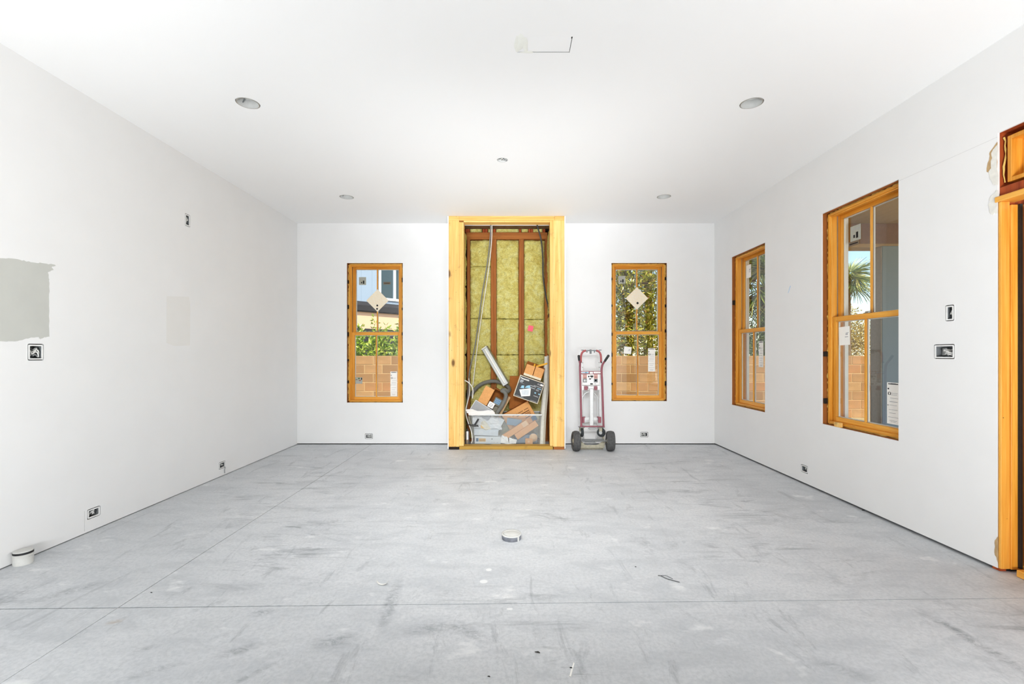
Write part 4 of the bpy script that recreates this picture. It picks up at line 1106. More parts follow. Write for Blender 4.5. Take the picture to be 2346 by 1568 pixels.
pr('print', 'grey_ink', [(.76, .56, .88, .58), (.76, .60, .88, .62)]); pr('print', 'sky_ink', [(.74, .42, .80, .47)]); pr('print', 'sky_ink', [(.90, .42, .96, .47)]); pr('print', 'grey_ink', [(.74, .29, .93, .32)])
pr('print', 'grey_ink', [(.06, .06, .40, .075)]); pr('print', 'grey_ink', [(.68, .06, .93, .075)])
def poly(nm, mt, pts, y):
    obj(nm, MB().prism([(x * W_ - W_ / 2, z * H_ - H_ / 2) for x, z in pts], y - .0006, y), M[mt], o)
poly('picture', 'paper', [(.14, .36), (.55, .58), (.62, .24), (.30, .09)], -.0014)
poly('picture', 'pale_grey', [(.23, .36), (.50, .49), (.55, .27), (.32, .16)], -.0022)
poly('picture', 'sky_ink', [(.16, .44), (.18, .57), (.27, .60), (.30, .48)], -.0014); poly('picture', 'sky_ink', [(.32, .52), (.37, .63), (.47, .70), (.53, .62), (.52, .57)], -.0014)
# small open carton on top
Mx = Matrix.Translation(P(1223.5, 852, 6.26)) @ Matrix.Rotation(math.radians(19), 4, 'Y')
t = thing('small_open_carton', 'small brown open carton tipped on top of the black carton', 'cardboard box'); t.matrix_world = Mx
w_, h_, d_ = .245, .150, .17
obj('front_flap', MB().box(-w_ / 2, -.004, -h_ / 2, -.006, 0, h_ / 2 - .006), M['cardboard'], t); obj('front_flap', MB().box(.004, -.005, -h_ / 2 - .004, w_ / 2, -.001, h_ / 2), M['cardboard'], t)
obj('tape', MB().box(-w_ / 2, -.0062, -h_ / 2 - .012, w_ / 2, -.0052, -h_ / 2 + .018), M['tape_cream'], t)
m = MB(); m.box(-w_ / 2 - .005, 0, -h_ / 2, -w_ / 2, d_, h_ / 2 + .012); m.box(w_ / 2, 0, -h_ / 2, w_ / 2 + .005, d_, h_ / 2 + .012); m.box(-w_ / 2, d_ - .004, -h_ / 2, w_ / 2, d_, h_ / 2 + .034); m.box(-w_ / 2, 0.0, -h_ / 2, w_ / 2, d_ - .004, -h_ / 2 + .004)
obj('carton', m, M['cardboard_dark'], t)
o = obj('yellow_tool', MB().box(-.012, 0, -.075, .012, .022, .085), M['yellow'], None, .003); o.matrix_world = Mx @ Matrix.Translation((.070, .06, .115)) @ Matrix.Rotation(.95, 4, 'Y'); tag(o, 'flat yellow level poking out of the small open carton', 'tool')
o = obj('plastic_bottle', MB().lathe([(.011, -.04), (.011, .02), (.008, .028), (.0005, .030)], 14), M['yellow'], None); o.matrix_world = Mx @ Matrix.Translation((-.02, .05, h_ / 2)); tag(o, 'yellow bottle cap showing in the small open carton', 'bottle')
# pale boards leaning against the post
M['trim_a'] = plain('pale_trim', lin(206, 208, 198), 0.6); M['trim_b'] = plain('pale_trim_shade', lin(188, 184, 166), 0.6)
for i, (dx, dy, mt, top, lab) in enumerate(((0, 0, 'trim_a', 817, 'front pale trim board of the bundle leaning by the bright post'), (5.2, .03, 'trim_b', 815, 'middle pale trim board of the bundle leaning by the bright post'), (-3.2, .07, 'trim_b', 832, 'rear pale trim board of the bundle leaning by the bright post'))):
    px = [(1251.0 + dx * .8, top, 6.33 + dy), (1250.5 + dx * .8, 870, 6.32 + dy), (1248 + dx, 905, 6.30 + dy), (1244 + dx, 950, 6.27 + dy), (1241.5 + dx, 1000, 6.225 + dy), (1241 + dx, 1023.5, 6.22 + dy)]
    pts = spline([P(*q) for q in px], 4)
    m = MB(); hw = .021 if i == 0 else .016
    for j, p in enumerate(pts):
        for ox, oy in ((-hw, 0), (hw, 0), (hw, .018), (-hw, .018)): m.v.append(Vector((p.x + ox, p.y + oy, max(p.z, .0005 + .0005 * i))))
    for j in range(len(pts) - 1):
        for q in range(4): m.f.append((j * 4 + q, j * 4 + (q + 1) % 4, j * 4 + 4 + (q + 1) % 4, j * 4 + 4 + q)); m.sm.append(False)
    m.f += [(0, 3, 2, 1), tuple(len(m.v) - 4 + q for q in range(4))]; m.sm += [False, False]
    o = obj('trim_board', m, M[mt]); tag(o, lab, 'board', 'pale trim boards in the alcove')
# metal tube and clamp at the sill
p = P(1070.5, 1000, 6.205)
t = thing('metal_tube', 'shiny metal cartridge tube standing in the corner of the alcove', 'tube', (p.x, 6.205, 0.0455 - .045))
obj('body', MB().lathe([(.0005, 0), (.0255, 0), (.0265, .003), (.0265, .10), (.0272, .101), (.0265, .103), (.0265, .205), (.024, .212)], 24), M['metal'], t)
obj('nozzle', MB().lathe([(.024, .212), (.018, .220), (.012, .224), (.010, .245), (.0005, .247)], 18), M['wire_dark'], t)
p = P(1087, 972, 6.168)
t = thing('clamp', 'black bar clamp hooked at the corner of the storage bin', 'clamp', p)
obj('bar', MB().box(-.012, 0, -.045, .012, .010, .055, Matrix.Rotation(math.radians(32), 4, 'Y') @ Matrix.Translation((.01, 0, .03))), M['black'], t, .002)
obj('jaw', MB().tube(spline([(-.065, .004, .005), (-.03, .002, -.018), (.01, .002, -.026), (.05, .004, -.022)], 4), .010, 8), M['wire_dark'], t)
obj('handle', MB().tube([(-.075, .012, .105), (-.068, .010, .05), (-.045, .006, -.01)], [.018, .017, .012], 10), M['tool_grey'], t)
obj('hook', MB().tube(spline([(-.100, .012, .01), (-.075, .006, -.012), (-.02, .004, -.01), (.055, .004, -.035)], 4), .006, 8), M['black'], t)

# ------------------------------------------------------------------ hand truck
M['maroon'] = plain('faded_maroon_paint', lin(146, 84, 94), 0.5, 0, 0.4, 0.10, 14)
M['red_tube'] = plain('faded_red_paint', lin(172, 88, 90), 0.5, 0, 0.4, 0.08, 14)
M['alu'] = plain('worn_aluminium', lin(208, 209, 208), 0.42, 0.45, 0.5, 0.05, 40)
M['plate'] = plain('dirty_cream_steel', lin(176, 170, 150), 0.6, 0.2, 0.4, 0.18, 30)
M['rubber'] = plain('dusty_rubber', lin(84, 84, 84), 0.85, 0, 0.2, 0.25, 40)
M['rubber_dark'] = plain('dark_rubber', lin(54, 58, 60), 0.7, 0, 0.3, 0.2, 40)
M['grip'] = plain('black_grip', lin(58, 60, 60), 0.7, 0, 0.3, 0.15, 60)
M['pink_ink'] = plain('faded_pink_label', lin(206, 160, 152), 0.7)
YH = 5.94
HX, HS = (1360 - CX) / F * YH, YH / F
t = thing('hand_truck', 'faded red and aluminium two wheeled hand truck standing by the end wall', 'hand truck', (HX, YH, 0))
def q(u, v, dy=0.0): return Vector(((u - 1360) * HS, dy, CH + (HV - v) * HS))
def hp_(name, mb, mat, bev=0, parent=None): return obj(name, mb, M[mat], parent or t, bev)
def wheel(u, wdt, rad, yaw):
    c = Vector(((u - 1360) * HS, 0.0, rad))
    Mw = Matrix.Translation(c) @ Matrix.Rotation(yaw, 4, 'Z') @ Matrix.Rotation(R90, 4, 'Y')
    prof = []
    hw = wdt / 2
    n = 30
    for i in range(n + 1):
        z = -hw * .93 + 2 * hw * .93 * i / n
        e = abs(z) / hw
        rr = rad - .016 * e ** 2.2 - (.0034 if i % 5 in (0, 1) and 1 < i < n - 1 else 0) - (.012 if i in (0, n) else 0)
        prof.append((rr, z))
    prof = [(rad * .56, -hw * .55), (rad * .62, -hw * .85), (rad * .80, -hw)] + prof + [(rad * .80, hw), (rad * .62, hw * .85), (rad * .56, hw * .55)]
    o = obj('wheel', MB().lathe(prof, 40, Mw), M['rubber'], t)
    obj('hub', MB().lathe([(rad * .57, -hw * .55), (rad * .5, -hw * .35), (rad * .2, -hw * .35), (rad * .2, -hw * .9), (.0005, -hw * .9)], 24, Mw).lathe([(rad * .57, hw * .55), (rad * .5, hw * .35), (rad * .2, hw * .35), (rad * .2, hw * .9), (.0005, hw * .9)], 24, Mw), M['plate'], o)
wheel(1319.6, .094, .130, .04); wheel(1398.4, .104, .130, -.10)
# main rails and handles
for side, pts in ((-1, [(1334.5, 983), (1333.8, 940), (1332.4, 880), (1331.4, 845), (1331.2, 834), (1329.5, 829), (1328.3, 825.5)]), (1, [(1386.4, 983), (1385, 940), (1383, 880), (1381.8, 850), (1383, 838), (1385.5, 832), (1388, 828)])):
    hp_('rail', MB().tube(spline([q(u, v, .10 if v > 840 else .10 - (840 - v) * .003) for u, v in pts], 4), .0135, 12), 'maroon')
    g0 = q(*pts[-1], .10 - (840 - pts[-1][1]) * .003); g1 = q(1326.3, 815, .02) if side < 0 else q(1394.5, 814.5, .0)
    grp = hp_('grip', MB().tube([g0.lerp(g1, -.05), g0.lerp(g1, .1), g0.lerp(g1, .3), g0.lerp(g1, .5), g0.lerp(g1, .7), g0.lerp(g1, .93), g1], [.014, .0155, .0150, .0162, .0155, .0165, .0135], 14), 'grip')
hp_('bottom_bar', MB().tube([q(1331, 980.5, .10), q(1388.5, 980.5, .10)], .0095, 12), 'maroon')
# loop handle
L_ = [(1334.6, 832), (1334.4, 822), (1335.6, 812.5), (1339.5, 806), (1346, 803.3)]
hp_('loop_tube', MB().tube(spline([q(u, v, .135) for u, v in L_], 5), .0135, 12), 'red_tube')
hp_('loop_tube', MB().tube(spline([q(1360 + (1360 - u) - 4.0, v, .135) for u, v in L_], 5), .0135, 12), 'red_tube')
hp_('loop_grip', MB().tube([q(1345.5, 803.3, .135), q(1370.5, 803.3, .135)], .0085, 12), 'chrome')
hp_('latch', MB().box(-.012, -.012, -.04, .012, .012, .018, Matrix.Translation(q(1357, 804, .132))), 'box_grey', .002)
for u in (1348.5, 1366): hp_('latch', MB().box(-.006, -.008, -.022, .006, .006, .0, Matrix.Translation(q(u, 804.5, .133))), 'box_grey', .001)
for u in (1338, 1380): hp_('cross_pin', MB().tube([q(u - 3, 802.2, .15), q(u + 3, 802.2, .15)], .005, 8), 'box_grey')
for u0 in (1336.2, 1379.2):
    rail = hp_('inner_rail', MB().box(-.0105, 0, 0, .0105, .022, (961 - 830) * HS, Matrix.Translation(q(u0, 961, .13))), 'alu', .002)
    for v in (832, 842.5): hp_('bolt', MB().lathe([(.005, 0), (.005, .006), (.0005, .007)], 10, Matrix.Translation(q(u0 + (2.2 if u0 < 1350 else -2.2), v, .13)) @ Matrix.Rotation(R90, 4, 'X')), 'black')
    hp_('stop_block', MB().box(-.006, -.01, -.012, .006, .012, .012, Matrix.Translation(q(u0 + (-2.6 if u0 < 1350 else 2.8), 831, .125))), 'black', .001)
# label crossbar
b = hp_('crossbar', MB().box((1333 - 1360) * HS, 0, -.0195, (1383 - 1360) * HS, .02, .0195, Matrix.Translation((0, .112, CH + (HV - 855) * HS))), 'maroon', .003)
zc = CH + (HV - 855) * HS
for u0, u1, mt, z0, z1 in ((1334.5, 1352, 'paper', -.009, .012), (1363.5, 1382, 'paper', -.010, .012), (1344, 1351.5, 'sky_ink', -.008, .009), (1336, 1347, 'key_blue', -.003, .006), (1354.5, 1362, 'paper', -.014, .010), (1366, 1378, 'grey_ink', -.001, .002)):
    hp_('label', MB().box((u0 - 1360) * HS, .1102 if mt == 'paper' else .1094, zc + z0, (u1 - 1360) * HS, .1117 if mt == 'paper' else .1100, zc + z1), mt, 0, b)
# instruction board
v0, v1 = 884, 858.5
bd = hp_('label_board', MB().box((1338 - 1360) * HS, .124, CH + (HV - v0) * HS, (1377 - 1360) * HS, .129, CH + (HV - v1) * HS), 'paper')
for u0, va, u1, vb, mt in ((1338.7, 869, 1348, 859, 'pink_ink'), (1364.5, 869, 1373.5, 859, 'pink_ink'), (1338.7, 878, 1348.3, 869.3, 'box_grey'), (1364.5, 878, 1373.5, 869.3, 'box_grey'), (1351, 866, 1354, 862.5, 'black_ink'), (1356, 865.5, 1363, 862, 'black_ink'), (1353, 871, 1358, 868.8, 'black_ink'), (1358, 868, 1361.5, 866.5, 'black_ink'),
                          (1356, 883, 1362, 880, 'black_ink'), (1365.5, 882, 1369.5, 880.5, 'grey_ink'), (1341, 876, 1343.5, 871.5, 'paper'), (1345, 876, 1346.5, 871.5, 'paper'), (1367, 875, 1371, 871.5, 'grey_ink'), (1340, 868, 1346.5, 867, 'red_tube'), (1365.5, 866, 1372.5, 865.2, 'red_tube')):
    hp_('label', MB().box((u0 - 1360) * HS, .1225 if mt != 'paper' else .1220, CH + (HV - va) * HS, (u1 - 1360) * HS, .1238 if mt != 'paper' else .1226, CH + (HV - vb) * HS), mt, 0, bd)
hp_('middle_bar', MB().box((1335 - 1360) * HS, .128, CH + (HV - 896) * HS, (1381 - 1360) * HS, .146, CH + (HV - 885.5) * HS), 'alu', .002)
for u0, u1 in ((1341.5, 1350), (1364.5, 1372.5)):
    br = hp_('bracket', MB().box((u0 - 1360) * HS, .108, CH + (HV - 896) * HS, (u1 - 1360) * HS, .127, CH + (HV - 886.3) * HS), 'maroon', .003)
    for u in (u0 + 1.6, u1 - 1.6):
        for v in (888, 894.3): hp_('rivet', MB().lathe([(.004, 0), (.0035, .004), (.0005, .005)], 8, Matrix.Translation(q(u, v, .108)) @ Matrix.Rotation(R90, 4, 'X')), 'alu', 0, br)
hp_('yoke', MB().box((1350.5 - 1360) * HS, .104, CH + (HV - 892.5) * HS, (1364 - 1360) * HS, .127, CH + (HV - 887) * HS), 'alu', .003)
hp_('post', MB().box((1354.3 - 1360) * HS, .106, CH + (HV - 979) * HS, (1363 - 1360) * HS, .120, CH + (HV - 892.6) * HS), 'alu', .004)
arch = [(1343.2, 1019), (1341, 1004), (1339, 985), (1338.2, 950), (1338.4, 920), (1340, 912), (1346, 904), (1354, 901), (1360, 901), (1367, 904), (1373, 912), (1375, 920), (1375.2, 950), (1374.8, 985), (1373, 1004), (1370, 1019)]
hp_('arch_tube', MB().tube(spline([q(u, v, .165) for u, v in arch], 4), .0105, 12), 'alu')
hp_('lower_bar', MB().box((1340 - 1360) * HS, .150, CH + (HV - 966.5) * HS, (1374 - 1360) * HS, .154, CH + (HV - 960.5) * HS), 'alu', .001)
for u0, u1, sg in ((1337, 1342, 1), (1374, 1381, -1)):
    hp_('side_bracket', MB().box((u0 - 1360) * HS, .100, CH + (HV - 972.3) * HS, (u1 - 1360) * HS, .128, CH + (HV - 958.5) * HS), 'maroon', .004)
    hp_('bracket_lip', MB().box((u0 - .5 + (3 if sg > 0 else -2) - 1360) * HS, .090, CH + (HV - 959.5) * HS, (u0 + (7 if sg > 0 else 3) - 1360) * HS, .128, CH + (HV - 958) * HS), 'maroon', .001)
rg = []
for i in range(25):
    a = 2 * PI * i / 24; rg.append(q(1360 + 8.5 * math.copysign(abs(math.cos(a)) ** .5, math.cos(a)), 985 + 1.7 * math.sin(a), .10))
hp_('catch', MB().tube(rg, .0035, 8, None, False), 'chrome')
# casters
for u, yaw, dv in ((1335, .15, 0), (1381, 1.0, 0)):
    c = q(u, 994.5, .10)
    Mw = Matrix.Translation(c) @ Matrix.Rotation(yaw, 4, 'Z')
    cs = hp_('caster', MB().lathe([(.026, -.012), (.050, -.017), (.056, -.012), (.058, 0), (.056, .012), (.050, .017), (.026, .012)], 28, Mw @ Matrix.Rotation(R90, 4, 'Y')), 'rubber_dark')
    hp_('fork', MB().box(-.026, -.02, .0, -.020, .02, .062, Mw).box(.020, -.02, .0, .026, .02, .062, Mw).box(-.026, -.03, .062, .026, .03, .068, Mw), 'plate', .001, cs)
    hp_('hub', MB().tube([Mw @ Vector((-.028, 0, 0)), Mw @ Vector((.028, 0, 0))], .022, 14), 'alu', 0, cs)
    hp_('mount', MB().box(-.035, -.035, .068, .035, .035, .074, Mw), 'box_grey', .001, cs)
for sgn, u in ((-1, 1332.5), (1, 1386.5)):
    hp_('side_plate', MB().prism([(-.012, .02), (.012, .02), (.012, .26), (-.008, .27)], -.01, .06, Matrix.Translation(((u - 1360) * HS, .11, 0))), 'plate', .001)
hp_('axle', MB().tube([Vector(((1328 - 1360) * HS, 0.0, .130)), Vector(((1390 - 1360) * HS, 0.0, .130))], .008, 12), 'wire_grey')
hp_('cross_tube', MB().tube([q(1335, 1010.5, .08), q(1386, 1010.5, .08)], .0095, 12), 'wire_grey')
hp_('foot_bar', MB().tube([q(1343, 1019, .165), q(1370, 1019, .165)], .008, 10), 'wire_grey')
# toe plate, folded up at the front with a curved cut
tp = [(1329.5, 1029), (1385.5, 1029), (1390, 1014), (1384, 1012), (1380, 1016), (1374, 1020.5), (1368, 1022), (1346, 1022), (1341, 1020.5), (1336, 1015), (1331, 1013), (1329, 1018)]
hp_('toe_plate', MB().prism([((u - 1360) * HS, CH + (HV - v) * HS - .004) for u, v in tp], .075, .080), 'plate', 0)
hp_('toe_plate', MB().box((1330 - 1360) * HS, .080, .006, (1385 - 1360) * HS, .30, .012), 'plate', .001)
# ------------------------------------------------------------------ outside: ground, block wall, house, porch, plants
M['soil'] = plain('dry_ground', lin(150, 134, 100), 0.95, 0, 0.1, 0.2, 3)
gr = obj('ground', MB().box(-40, YB + .75, -.30, 60, 70, -.22).box(XR + .20, -20, -.30, 60, YB + .75, -.22), M['soil'], None, 0, None, None, 'structure')
tag(gr, 'dry sandy ground outside the windows', 'ground', kind='structure')
k = NT('split_face_block')
oi = k.n('ShaderNodeObjectInfo')
n1 = k.noise(k.co, 5, 5, 0.6); n2 = k.noise(k.co, 60, 5, 0.7)
c = k.ramp(oi.outputs['Random'], [(0.0, lin(150, 112, 74)), (0.3, lin(172, 130, 88)), (0.6, lin(190, 150, 104)), (1.0, lin(180, 124, 78))])
c = k.mix(k.ramp(n1, [(0.35, 0.5), (0.6, 0.0)]), c, lin(140, 108, 72))
c = k.mix(k.ramp(n2, [(0.35, 0.4), (0.6, 0.0)]), c, lin(120, 92, 58))
k.col(c); k.bump(n2, 0.4, 0.006); M['block'] = k.done(0.95, 0, 0.1)
M['mortar'] = plain('mortar', lin(196, 166, 120), 0.95, 0, 0.1, 0.08)
YW, ZW = 10.6, 1.205
bw = thing('block_wall', 'long tan concrete block wall outside the windows', 'wall', (0, YW, 0))
bl, bh, bd_ = .3970, .1935, .19
me = MB().box(-bl / 2, 0, -bh / 2, bl / 2, .02, bh / 2).mesh('block', .006); me.materials.append(M['block'])
XA, XB_ = -4.6, 9.9
obj('mortar_core', MB().box(XA - .2, .0055, -.25, XB_ + .2, bd_, ZW - .004), M['mortar'], bw)
rnd = random.Random(2)
for row in range(7):
    z = ZW - (row + .5) * .2032
    if z < -.2: continue
    x = XA + (.2032 if row % 2 else 0)
    while x < XB_:
        if not (-1.5 < x < 1.3) or row < 1:
            o = obj('block', me, None, bw); o.location = (x, rnd.uniform(-.002, .002), z)
        x += .4064

def leafmat(name, stops, trans=.35):
    k = NT(name)
    g = k.n('ShaderNodeNewGeometry')
    c = k.ramp(g.outputs['Random Per Island'], stops)
    d = k.n('ShaderNodeBsdfDiffuse'); t_ = k.n('ShaderNodeBsdfTranslucent'); gl = k.n('ShaderNodeBsdfGlossy'); gl.inputs['Roughness'].default_value = .35
    k.l(c, d.inputs[0]); k.l(c, t_.inputs[0])
    a = k.n('ShaderNodeMixShader'); a.inputs[0].default_value = trans; k.l(d.outputs[0], a.inputs[1]); k.l(t_.outputs[0], a.inputs[2])
    b = k.n('ShaderNodeMixShader'); b.inputs[0].default_value = .06; k.l(a.outputs[0], b.inputs[1]); k.l(gl.outputs[0], b.inputs[2])
    k.l(b.outputs[0], k.out.inputs['Surface']); return k.m
M['leaf_hedge'] = leafmat('hedge_leaf', [(0, lin(84, 120, 22)), (.35, lin(146, 178, 40)), (.7, lin(196, 212, 70)), (1, lin(228, 232, 120))])
M['leaf_tree'] = leafmat('tree_leaf', [(0, lin(96, 100, 26)), (.35, lin(150, 156, 46)), (.65, lin(196, 188, 66)), (.85, lin(222, 206, 96)), (1, lin(170, 110, 60))])
M['leaf_yellow'] = leafmat('yellow_leaf', [(0, lin(120, 100, 30)), (.4, lin(178, 150, 44)), (.8, lin(214, 186, 76)), (1, lin(224, 208, 120))])
M['leaf_palm'] = leafmat('palm_leaf', [(0, lin(54, 76, 36)), (.4, lin(96, 118, 54)), (.7, lin(158, 168, 78)), (1, lin(226, 214, 120))], .25)
M['leaf_dark'] = leafmat('dark_leaf', [(0, lin(40, 60, 24)), (.5, lin(80, 104, 40)), (1, lin(140, 156, 70))])
M['bark'] = plain('bark', lin(110, 88, 62), 0.95, 0, 0.1, 0.25, 20, 0.3)
M['stem'] = plain('green_stem', lin(110, 120, 54), 0.8)

def leaves(n, blobs, L, wd, seed, up=.4):
    """n folded leaves scattered through ellipsoidal blobs (cx, cy, cz, rx, ry, rz)"""
    rg_ = np.random.default_rng(seed)
    bl_ = np.array(blobs, float)
    vol = bl_[:, 3] * bl_[:, 4] * bl_[:, 5]
    pick = rg_.choice(len(bl_), n, p=vol / vol.sum())
    d = rg_.normal(size=(n, 3)); d /= np.linalg.norm(d, axis=1)[:, None]
    r_ = rg_.uniform(0, 1, n) ** .45
    c = bl_[pick, :3] + d * r_[:, None] * bl_[pick, 3:]
    a = rg_.normal(size=(n, 3)); a[:, 2] += up; a += d * .6; a /= np.linalg.norm(a, axis=1)[:, None]
    b = np.cross(a, rg_.normal(size=(n, 3))); b /= np.linalg.norm(b, axis=1)[:, None]
    nn = np.cross(a, b)
    s_ = rg_.uniform(.65, 1.3, n)[:, None]
    p0 = c; p1 = c + (a * .45 * L + b * wd * .5 + nn * wd * .15) * s_; p2 = c + a * L * s_ - nn * L * .12 * s_; p3 = c + (a * .45 * L - b * wd * .5 + nn * wd * .15) * s_
    v = np.stack([p0, p1, p2, p3], 1).reshape(-1, 3)
    f = np.arange(n * 4).reshape(-1, 4)
    tri = np.concatenate([f[:, [0, 1, 2]], f[:, [0, 2, 3]]])
    me = bpy.data.meshes.new('foliage')
    me.from_pydata(v.tolist(), [], tri.tolist()); me.update()
    return me
def plant(name, label, cat, loc, n, blobs, L, wd, mat, seed, trunk_h, branches=6, group=None, r=.05):
    t = thing(name, label, cat, loc, group=group)
    obj('foliage', leaves(n, blobs, L, wd, seed), M[mat], t, kind='stuff')
    rr = random.Random(seed)
    obj('trunk', MB().tube([(0, 0, 0), (.02, 0, trunk_h * .5), (.0, .03, trunk_h)], [r, r * .85, r * .7], 8), M['bark'], t)
    for i in range(branches):
        b = blobs[i % len(blobs)]
        e = Vector((b[0] + rr.uniform(-.6, .6) * b[3], b[1] + rr.uniform(-.6, .6) * b[4], b[2] + rr.uniform(-.3, .8) * b[5]))
        s0 = Vector((0, .02, trunk_h * rr.uniform(.6, 1)))
        obj('branch', MB().tube(spline([s0, s0.lerp(e, .5) + Vector((rr.uniform(-.1, .1), rr.uniform(-.1, .1), .1)), e], 3), [r * .5 * (1 - .12 * i_) for i_ in range(7)], 6), M['bark'], t)
    return t
G = -.22
# hedge shrubs seen through the window by the bare corner
hx = [-4.5, -3.88, -3.26, -2.64, -2.02]
hl_ = ['leafy green hedge shrub farthest toward the blank wall side', 'leafy green hedge shrub with the tallest shoot, below the pale house', 'leafy green hedge shrub in the middle, behind the block wall', 'leafy green hedge shrub below the white house window', 'leafy green hedge shrub next to the window jamb']
for i, x in enumerate(hx):
    tp_ = [.52, .72, .62, .58, .45][i]
    bl_ = [(0, 0, 1.62, .265, .28, .46), (rnd.uniform(-.03, .03), 0, 1.4, .265, .30, .40), (-.12, 0, 2.02, .07, .07, tp_ * .62), (.16, .05, 1.98, .06, .06, tp_ * .45)]
    plant('hedge_shrub', hl_[i], 'shrub', (x, 11.35 + rnd.uniform(-.1, .1), G), 1700, bl_, .11, .052, 'leaf_hedge', 50 + i, .9, 4, 'hedge shrubs behind the block wall', .03)
# tree behind the window by the hand truck
plant('leafy_tree', 'dense yellow green tree filling the window beside the hand truck', 'tree', (3.2, 12.6, G), 17000, [(0, 0, 3.4, 1.8, .9, 1.3), (-.7, -.2, 2.0, 1.2, .7, .9), (.6, -.1, 1.9, 1.2, .7, .9), (-.5, 0, 4.8, 1.2, .8, .8), (.7, .1, 4.6, 1.1, .8, .8)], .13, .046, 'leaf_tree', 7, 2.2, 9, None, .09)
plant('leafy_tree', 'yellow leaved small tree seen below the palm in the wide side window', 'tree', (10.0, 14.2, G), 6500, [(0, 0, 2.1, 1.0, .6, .62), (-.6, 0, 1.7, .8, .5, .6), (.55, 0, 1.8, .8, .5, .6), (.1, 0, 2.75, .55, .35, .25)], .085, .036, 'leaf_yellow', 8, 1.5, 8, None, .05)
plant('dark_shrub', 'dark green shrub above the block wall in the narrow side window', 'shrub', (5.95, 11.35, G), 2600, [(0, 0, 1.6, .9, .42, .5), (.3, .05, 2.1, .7, .36, .35), (-.6, 0, 1.7, .6, .38, .45)], .14, .03, 'leaf_dark', 9, 1.2, 6, None, .04)
plant('leafy_tree', 'broad tree standing behind the palms', 'tree', (19.5, 20.0, G), 7000, [(0, 0, 3.0, 2.2, 1.2, 1.2), (1.5, .2, 2.2, 1.6, 1, 1)], .17, .06, 'leaf_tree', 10, 2.4, 6, None, .10)

# fan palms
def frond_mesh(seed, n=34, R_=.78):
    rr = random.Random(seed)
    mb = MB()
    for i in range(n):
        a = math.radians(-118 + 236 * i / (n - 1)) + rr.uniform(-.03, .03)
        L_ = R_ * (1 - .18 * abs(i / (n - 1) - .5) * 2) * rr.uniform(.88, 1.08)
        w0 = .020
        d_ = Vector((math.cos(a), math.sin(a), 0)); s_ = Vector((-d_.y, d_.x, 0))
        up = Vector((0, 0, 1))
        pr_ = []
        for f_, ww in ((.05, .010), (.35, w0), (.7, w0 * .75), (1.0, .002)):
            dz = .10 * f_ - .30 * f_ * f_ * (1 + .5 * abs(math.sin(a))) + rr.uniform(-.015, .015)
            c_ = d_ * L_ * f_ + up * dz * R_
            pr_ += [c_ - s_ * ww + up * .006, c_ - up * .006, c_ + s_ * ww + up * .006]
        fs = []
        for k_ in range(3):
            b = k_ * 3
            fs += [(b, b + 1, b + 4, b + 3), (b + 1, b + 2, b + 5, b + 4)]
        mb.add(pr_, fs)
    return mb.mesh('frond')
fm = [frond_mesh(s_) for s_ in range(3)]
for m_ in fm: m_.materials.append(M['leaf_palm'])
def palm(name, label, loc, zc, nf, seed, scale=1.0, pet=.55, kind_=None, lean=(0, 0)):
    t = thing(name, label, 'palm tree', loc)
    obj('trunk', MB().tube([(0, 0, 0), (lean[0] * .4, lean[1] * .4, zc * .5), (lean[0], lean[1], zc)], [.17, .14, .13], 12), M['bark'], t)
    rr = random.Random(seed)
    top = Vector((lean[0], lean[1], zc))
    for i in range(nf):
        az = i * 2.39996 + rr.uniform(-.2, .2); el = math.radians(-35 + 105 * (i + .5) / nf + rr.uniform(-8, 8))
        d_ = Vector((math.cos(az) * math.cos(el), math.sin(az) * math.cos(el), math.sin(el)))
        e_ = top + d_ * pet * scale
        side = Vector((-math.sin(az), math.cos(az), 0)); nrm = d_.cross(side); nrm = -nrm if nrm.z < 0 else nrm
        sd_ = nrm.cross(d_)
        roll = rr.uniform(-.6, .6)
        Mf = Matrix(((d_.x, sd_.x, nrm.x, e_.x), (d_.y, sd_.y, nrm.y, e_.y), (d_.z, sd_.z, nrm.z, e_.z), (0, 0, 0, 1))) @ Matrix.Rotation(roll, 4, 'X') @ Matrix.Scale(scale * rr.uniform(.85, 1.1), 4)
        f_ = obj('frond', fm[i % 3], None, t); f_.matrix_local = Mf
        sm = MB().tube([top - e_ + e_, top.lerp(e_, .5) + Vector((0, 0, .02)), e_], [.016, .013, .010], 6)
        st_ = obj('stalk', sm, M['stem'], t)
palm('fan_palm', 'fan palm with its crown in the wide side window', (8.55, 11.9, G), 3.12 - G, 15, 4, .80, .30)
palm('fan_palm', 'fan palm with drooping fronds in the narrow side window', (6.66, 12.2, G), 3.0 - G, 36, 5, 1.2)
palm('fan_palm', 'fan palm behind the dense tree beside the hand truck', (4.6, 15.6, G), 5.9 - G, 22, 6, 1.15)

# neighbouring house
M['siding'] = plain('blue_grey_siding', lin(150, 166, 184), 0.8, 0, 0.2, 0.03)
M['stucco'] = plain('peach_stucco', lin(224, 184, 152), 0.9, 0, 0.1, 0.04)
M['shingle'] = plain('dark_shingle', lin(48, 47, 50), 0.9, 0, 0.1, 0.25, 20)
M['fascia'] = plain('pale_fascia', lin(236, 214, 184), 0.8)
M['house_glass'] = plain('house_window_glass', lin(44, 62, 66), 0.12, 0, 0.6)
ang = math.atan2(1.5, 1.27)
hs = thing('neighbour_house', 'pale blue and peach house seen past the hedge', 'house', (-6.1, 18, G), (0, 0, ang))
z0 = -G
obj('lower_wall', MB().box(-5, .0, 0, 6, 4, 3.1 + z0), M['stucco'], hs)
obj('upper_wall', MB().box(-5, .40, 3.1 + z0, 6, 4, 7.5 + z0), M['siding'], hs)
m = MB(); m.prism([(0, 0), (1, 0)], 0, 0) if False else None
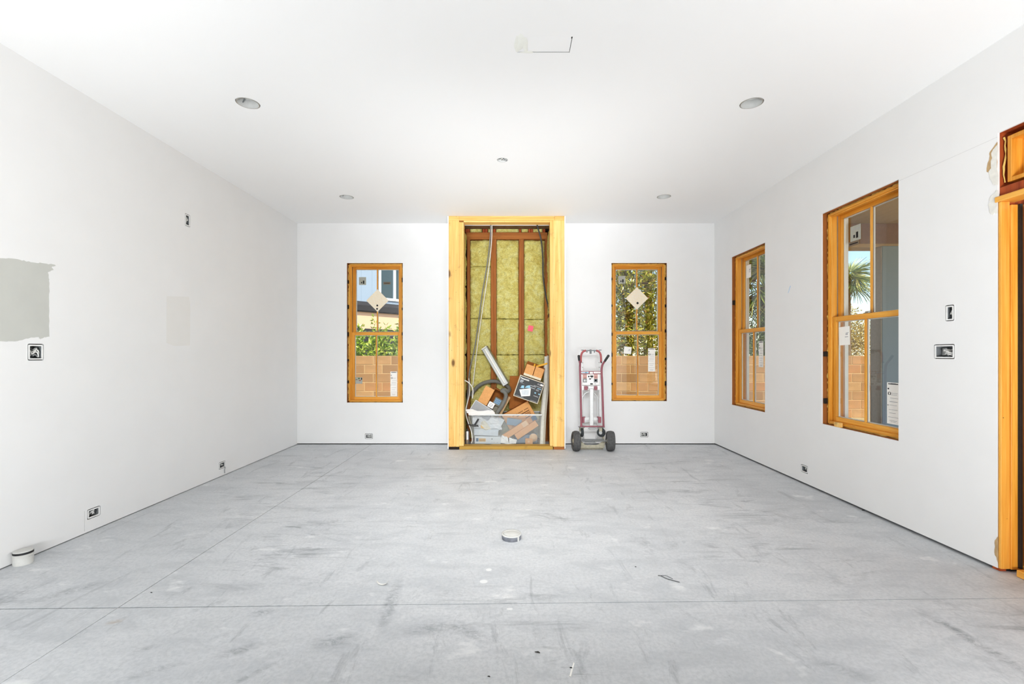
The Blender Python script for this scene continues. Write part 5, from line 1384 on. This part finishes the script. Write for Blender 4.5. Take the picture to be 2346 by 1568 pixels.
obj('skirt_roof', MB().add([(-5.3, -.06, 3.02 + z0), (6.3, -.06, 3.02 + z0), (6.3, .40, 3.36 + z0), (-5.3, .40, 3.36 + z0), (-5.3, -.06, 2.90 + z0), (6.3, -.06, 2.90 + z0), (6.3, .40, 3.10 + z0), (-5.3, .40, 3.10 + z0)], [(0, 1, 2, 3), (7, 6, 5, 4), (0, 4, 5, 1), (1, 5, 6, 2), (2, 6, 7, 3), (3, 7, 4, 0)]), M['shingle'], hs)
obj('gutter', MB().box(-5.3, -.12, 2.95 + z0, 6.3, -.061, 3.16 + z0), M['shingle'], hs)
obj('plinth', MB().box(-5, -.05, 0, 6, -.001, 2.25 + z0), M['shingle'], hs)
for x in range(0, 22):
    obj('siding_board', MB().box(-5 + .5 * x, .385, 3.37 + z0, -4.99 + .5 * x + .485, .3995, 7.45 + z0), M['siding'], hs)
wx = 1.42
hw_ = obj('window', MB().box(wx - .10, .34, 3.50 + z0, wx - .02, .384, 6.0 + z0).box(wx + .62, .34, 3.50 + z0, wx + .72, .384, 6.0 + z0).box(wx + 1.34, .34, 3.50 + z0, wx + 1.46, .384, 6.0 + z0).box(wx - .02, .34, 3.50 + z0, wx + 1.34, .384, 3.60 + z0).box(wx - .02, .34, 5.9 + z0, wx + 1.34, .384, 6.0 + z0), M['white_clad'], hs)
for a in (0.02, .74): obj('pane', MB().box(wx + a, .36, 3.62 + z0, wx + a + .56, .38, 5.88 + z0), M['house_glass'], hw_)

# porch beyond the side wall
M['porch_ceiling'] = plain('porch_ceiling_board', lin(206, 176, 124), 0.9, 0, 0.1, 0.06)
M['porch_beam'] = plain('porch_beam_brown', lin(150, 112, 76), 0.9, 0, 0.1, 0.12)
M['porch_post'] = plain('porch_post_blue_grey', lin(150, 166, 176), 0.8, 0, 0.2, 0.03)
M['porch_post_side'] = plain('porch_trim_tan', lin(180, 168, 148), 0.8)
pc = thing('porch_roof', 'tan porch ceiling and brown beam seen through the wide side window', 'porch roof', (XR + .2, 0, 0), kind='structure')
for i in range(24):
    obj('soffit_board', MB().box(0.0 + i * .16, -2.0, 3.40, .157 + i * .16, 7.86, 3.415), M['porch_ceiling'], pc)
obj('roof_deck', MB().box(-.2, -2.2, 3.42, 5.6, 8.1, 3.55), M['shingle'], pc)  # unseen deck, extended to keep the sun off post, windows and door
obj('beam', MB().box(0.0, 7.62, 3.06, 3.84, 7.86, 3.395), M['porch_beam'], pc)
obj('beam_trim', MB().box(0.0, 7.60, 3.0, 3.84, 7.88, 3.058), M['porch_ceiling'], pc)
pp = thing('porch_post', 'square blue grey porch post behind the wide side window', 'post', (6.0, 7.5, G))
obj('post', MB().box(0, 0, .12, .46, .24, 3.0 - G), M['porch_post'], pp, .008)
obj('post_base', MB().box(-.03, -.03, 0, .49, .27, .12), M['porch_post'], pp, .006)
obj('side_board', MB().box(-.012, .005, .121, -.0005, .235, 2.99 - G), M['porch_post_side'], pp)
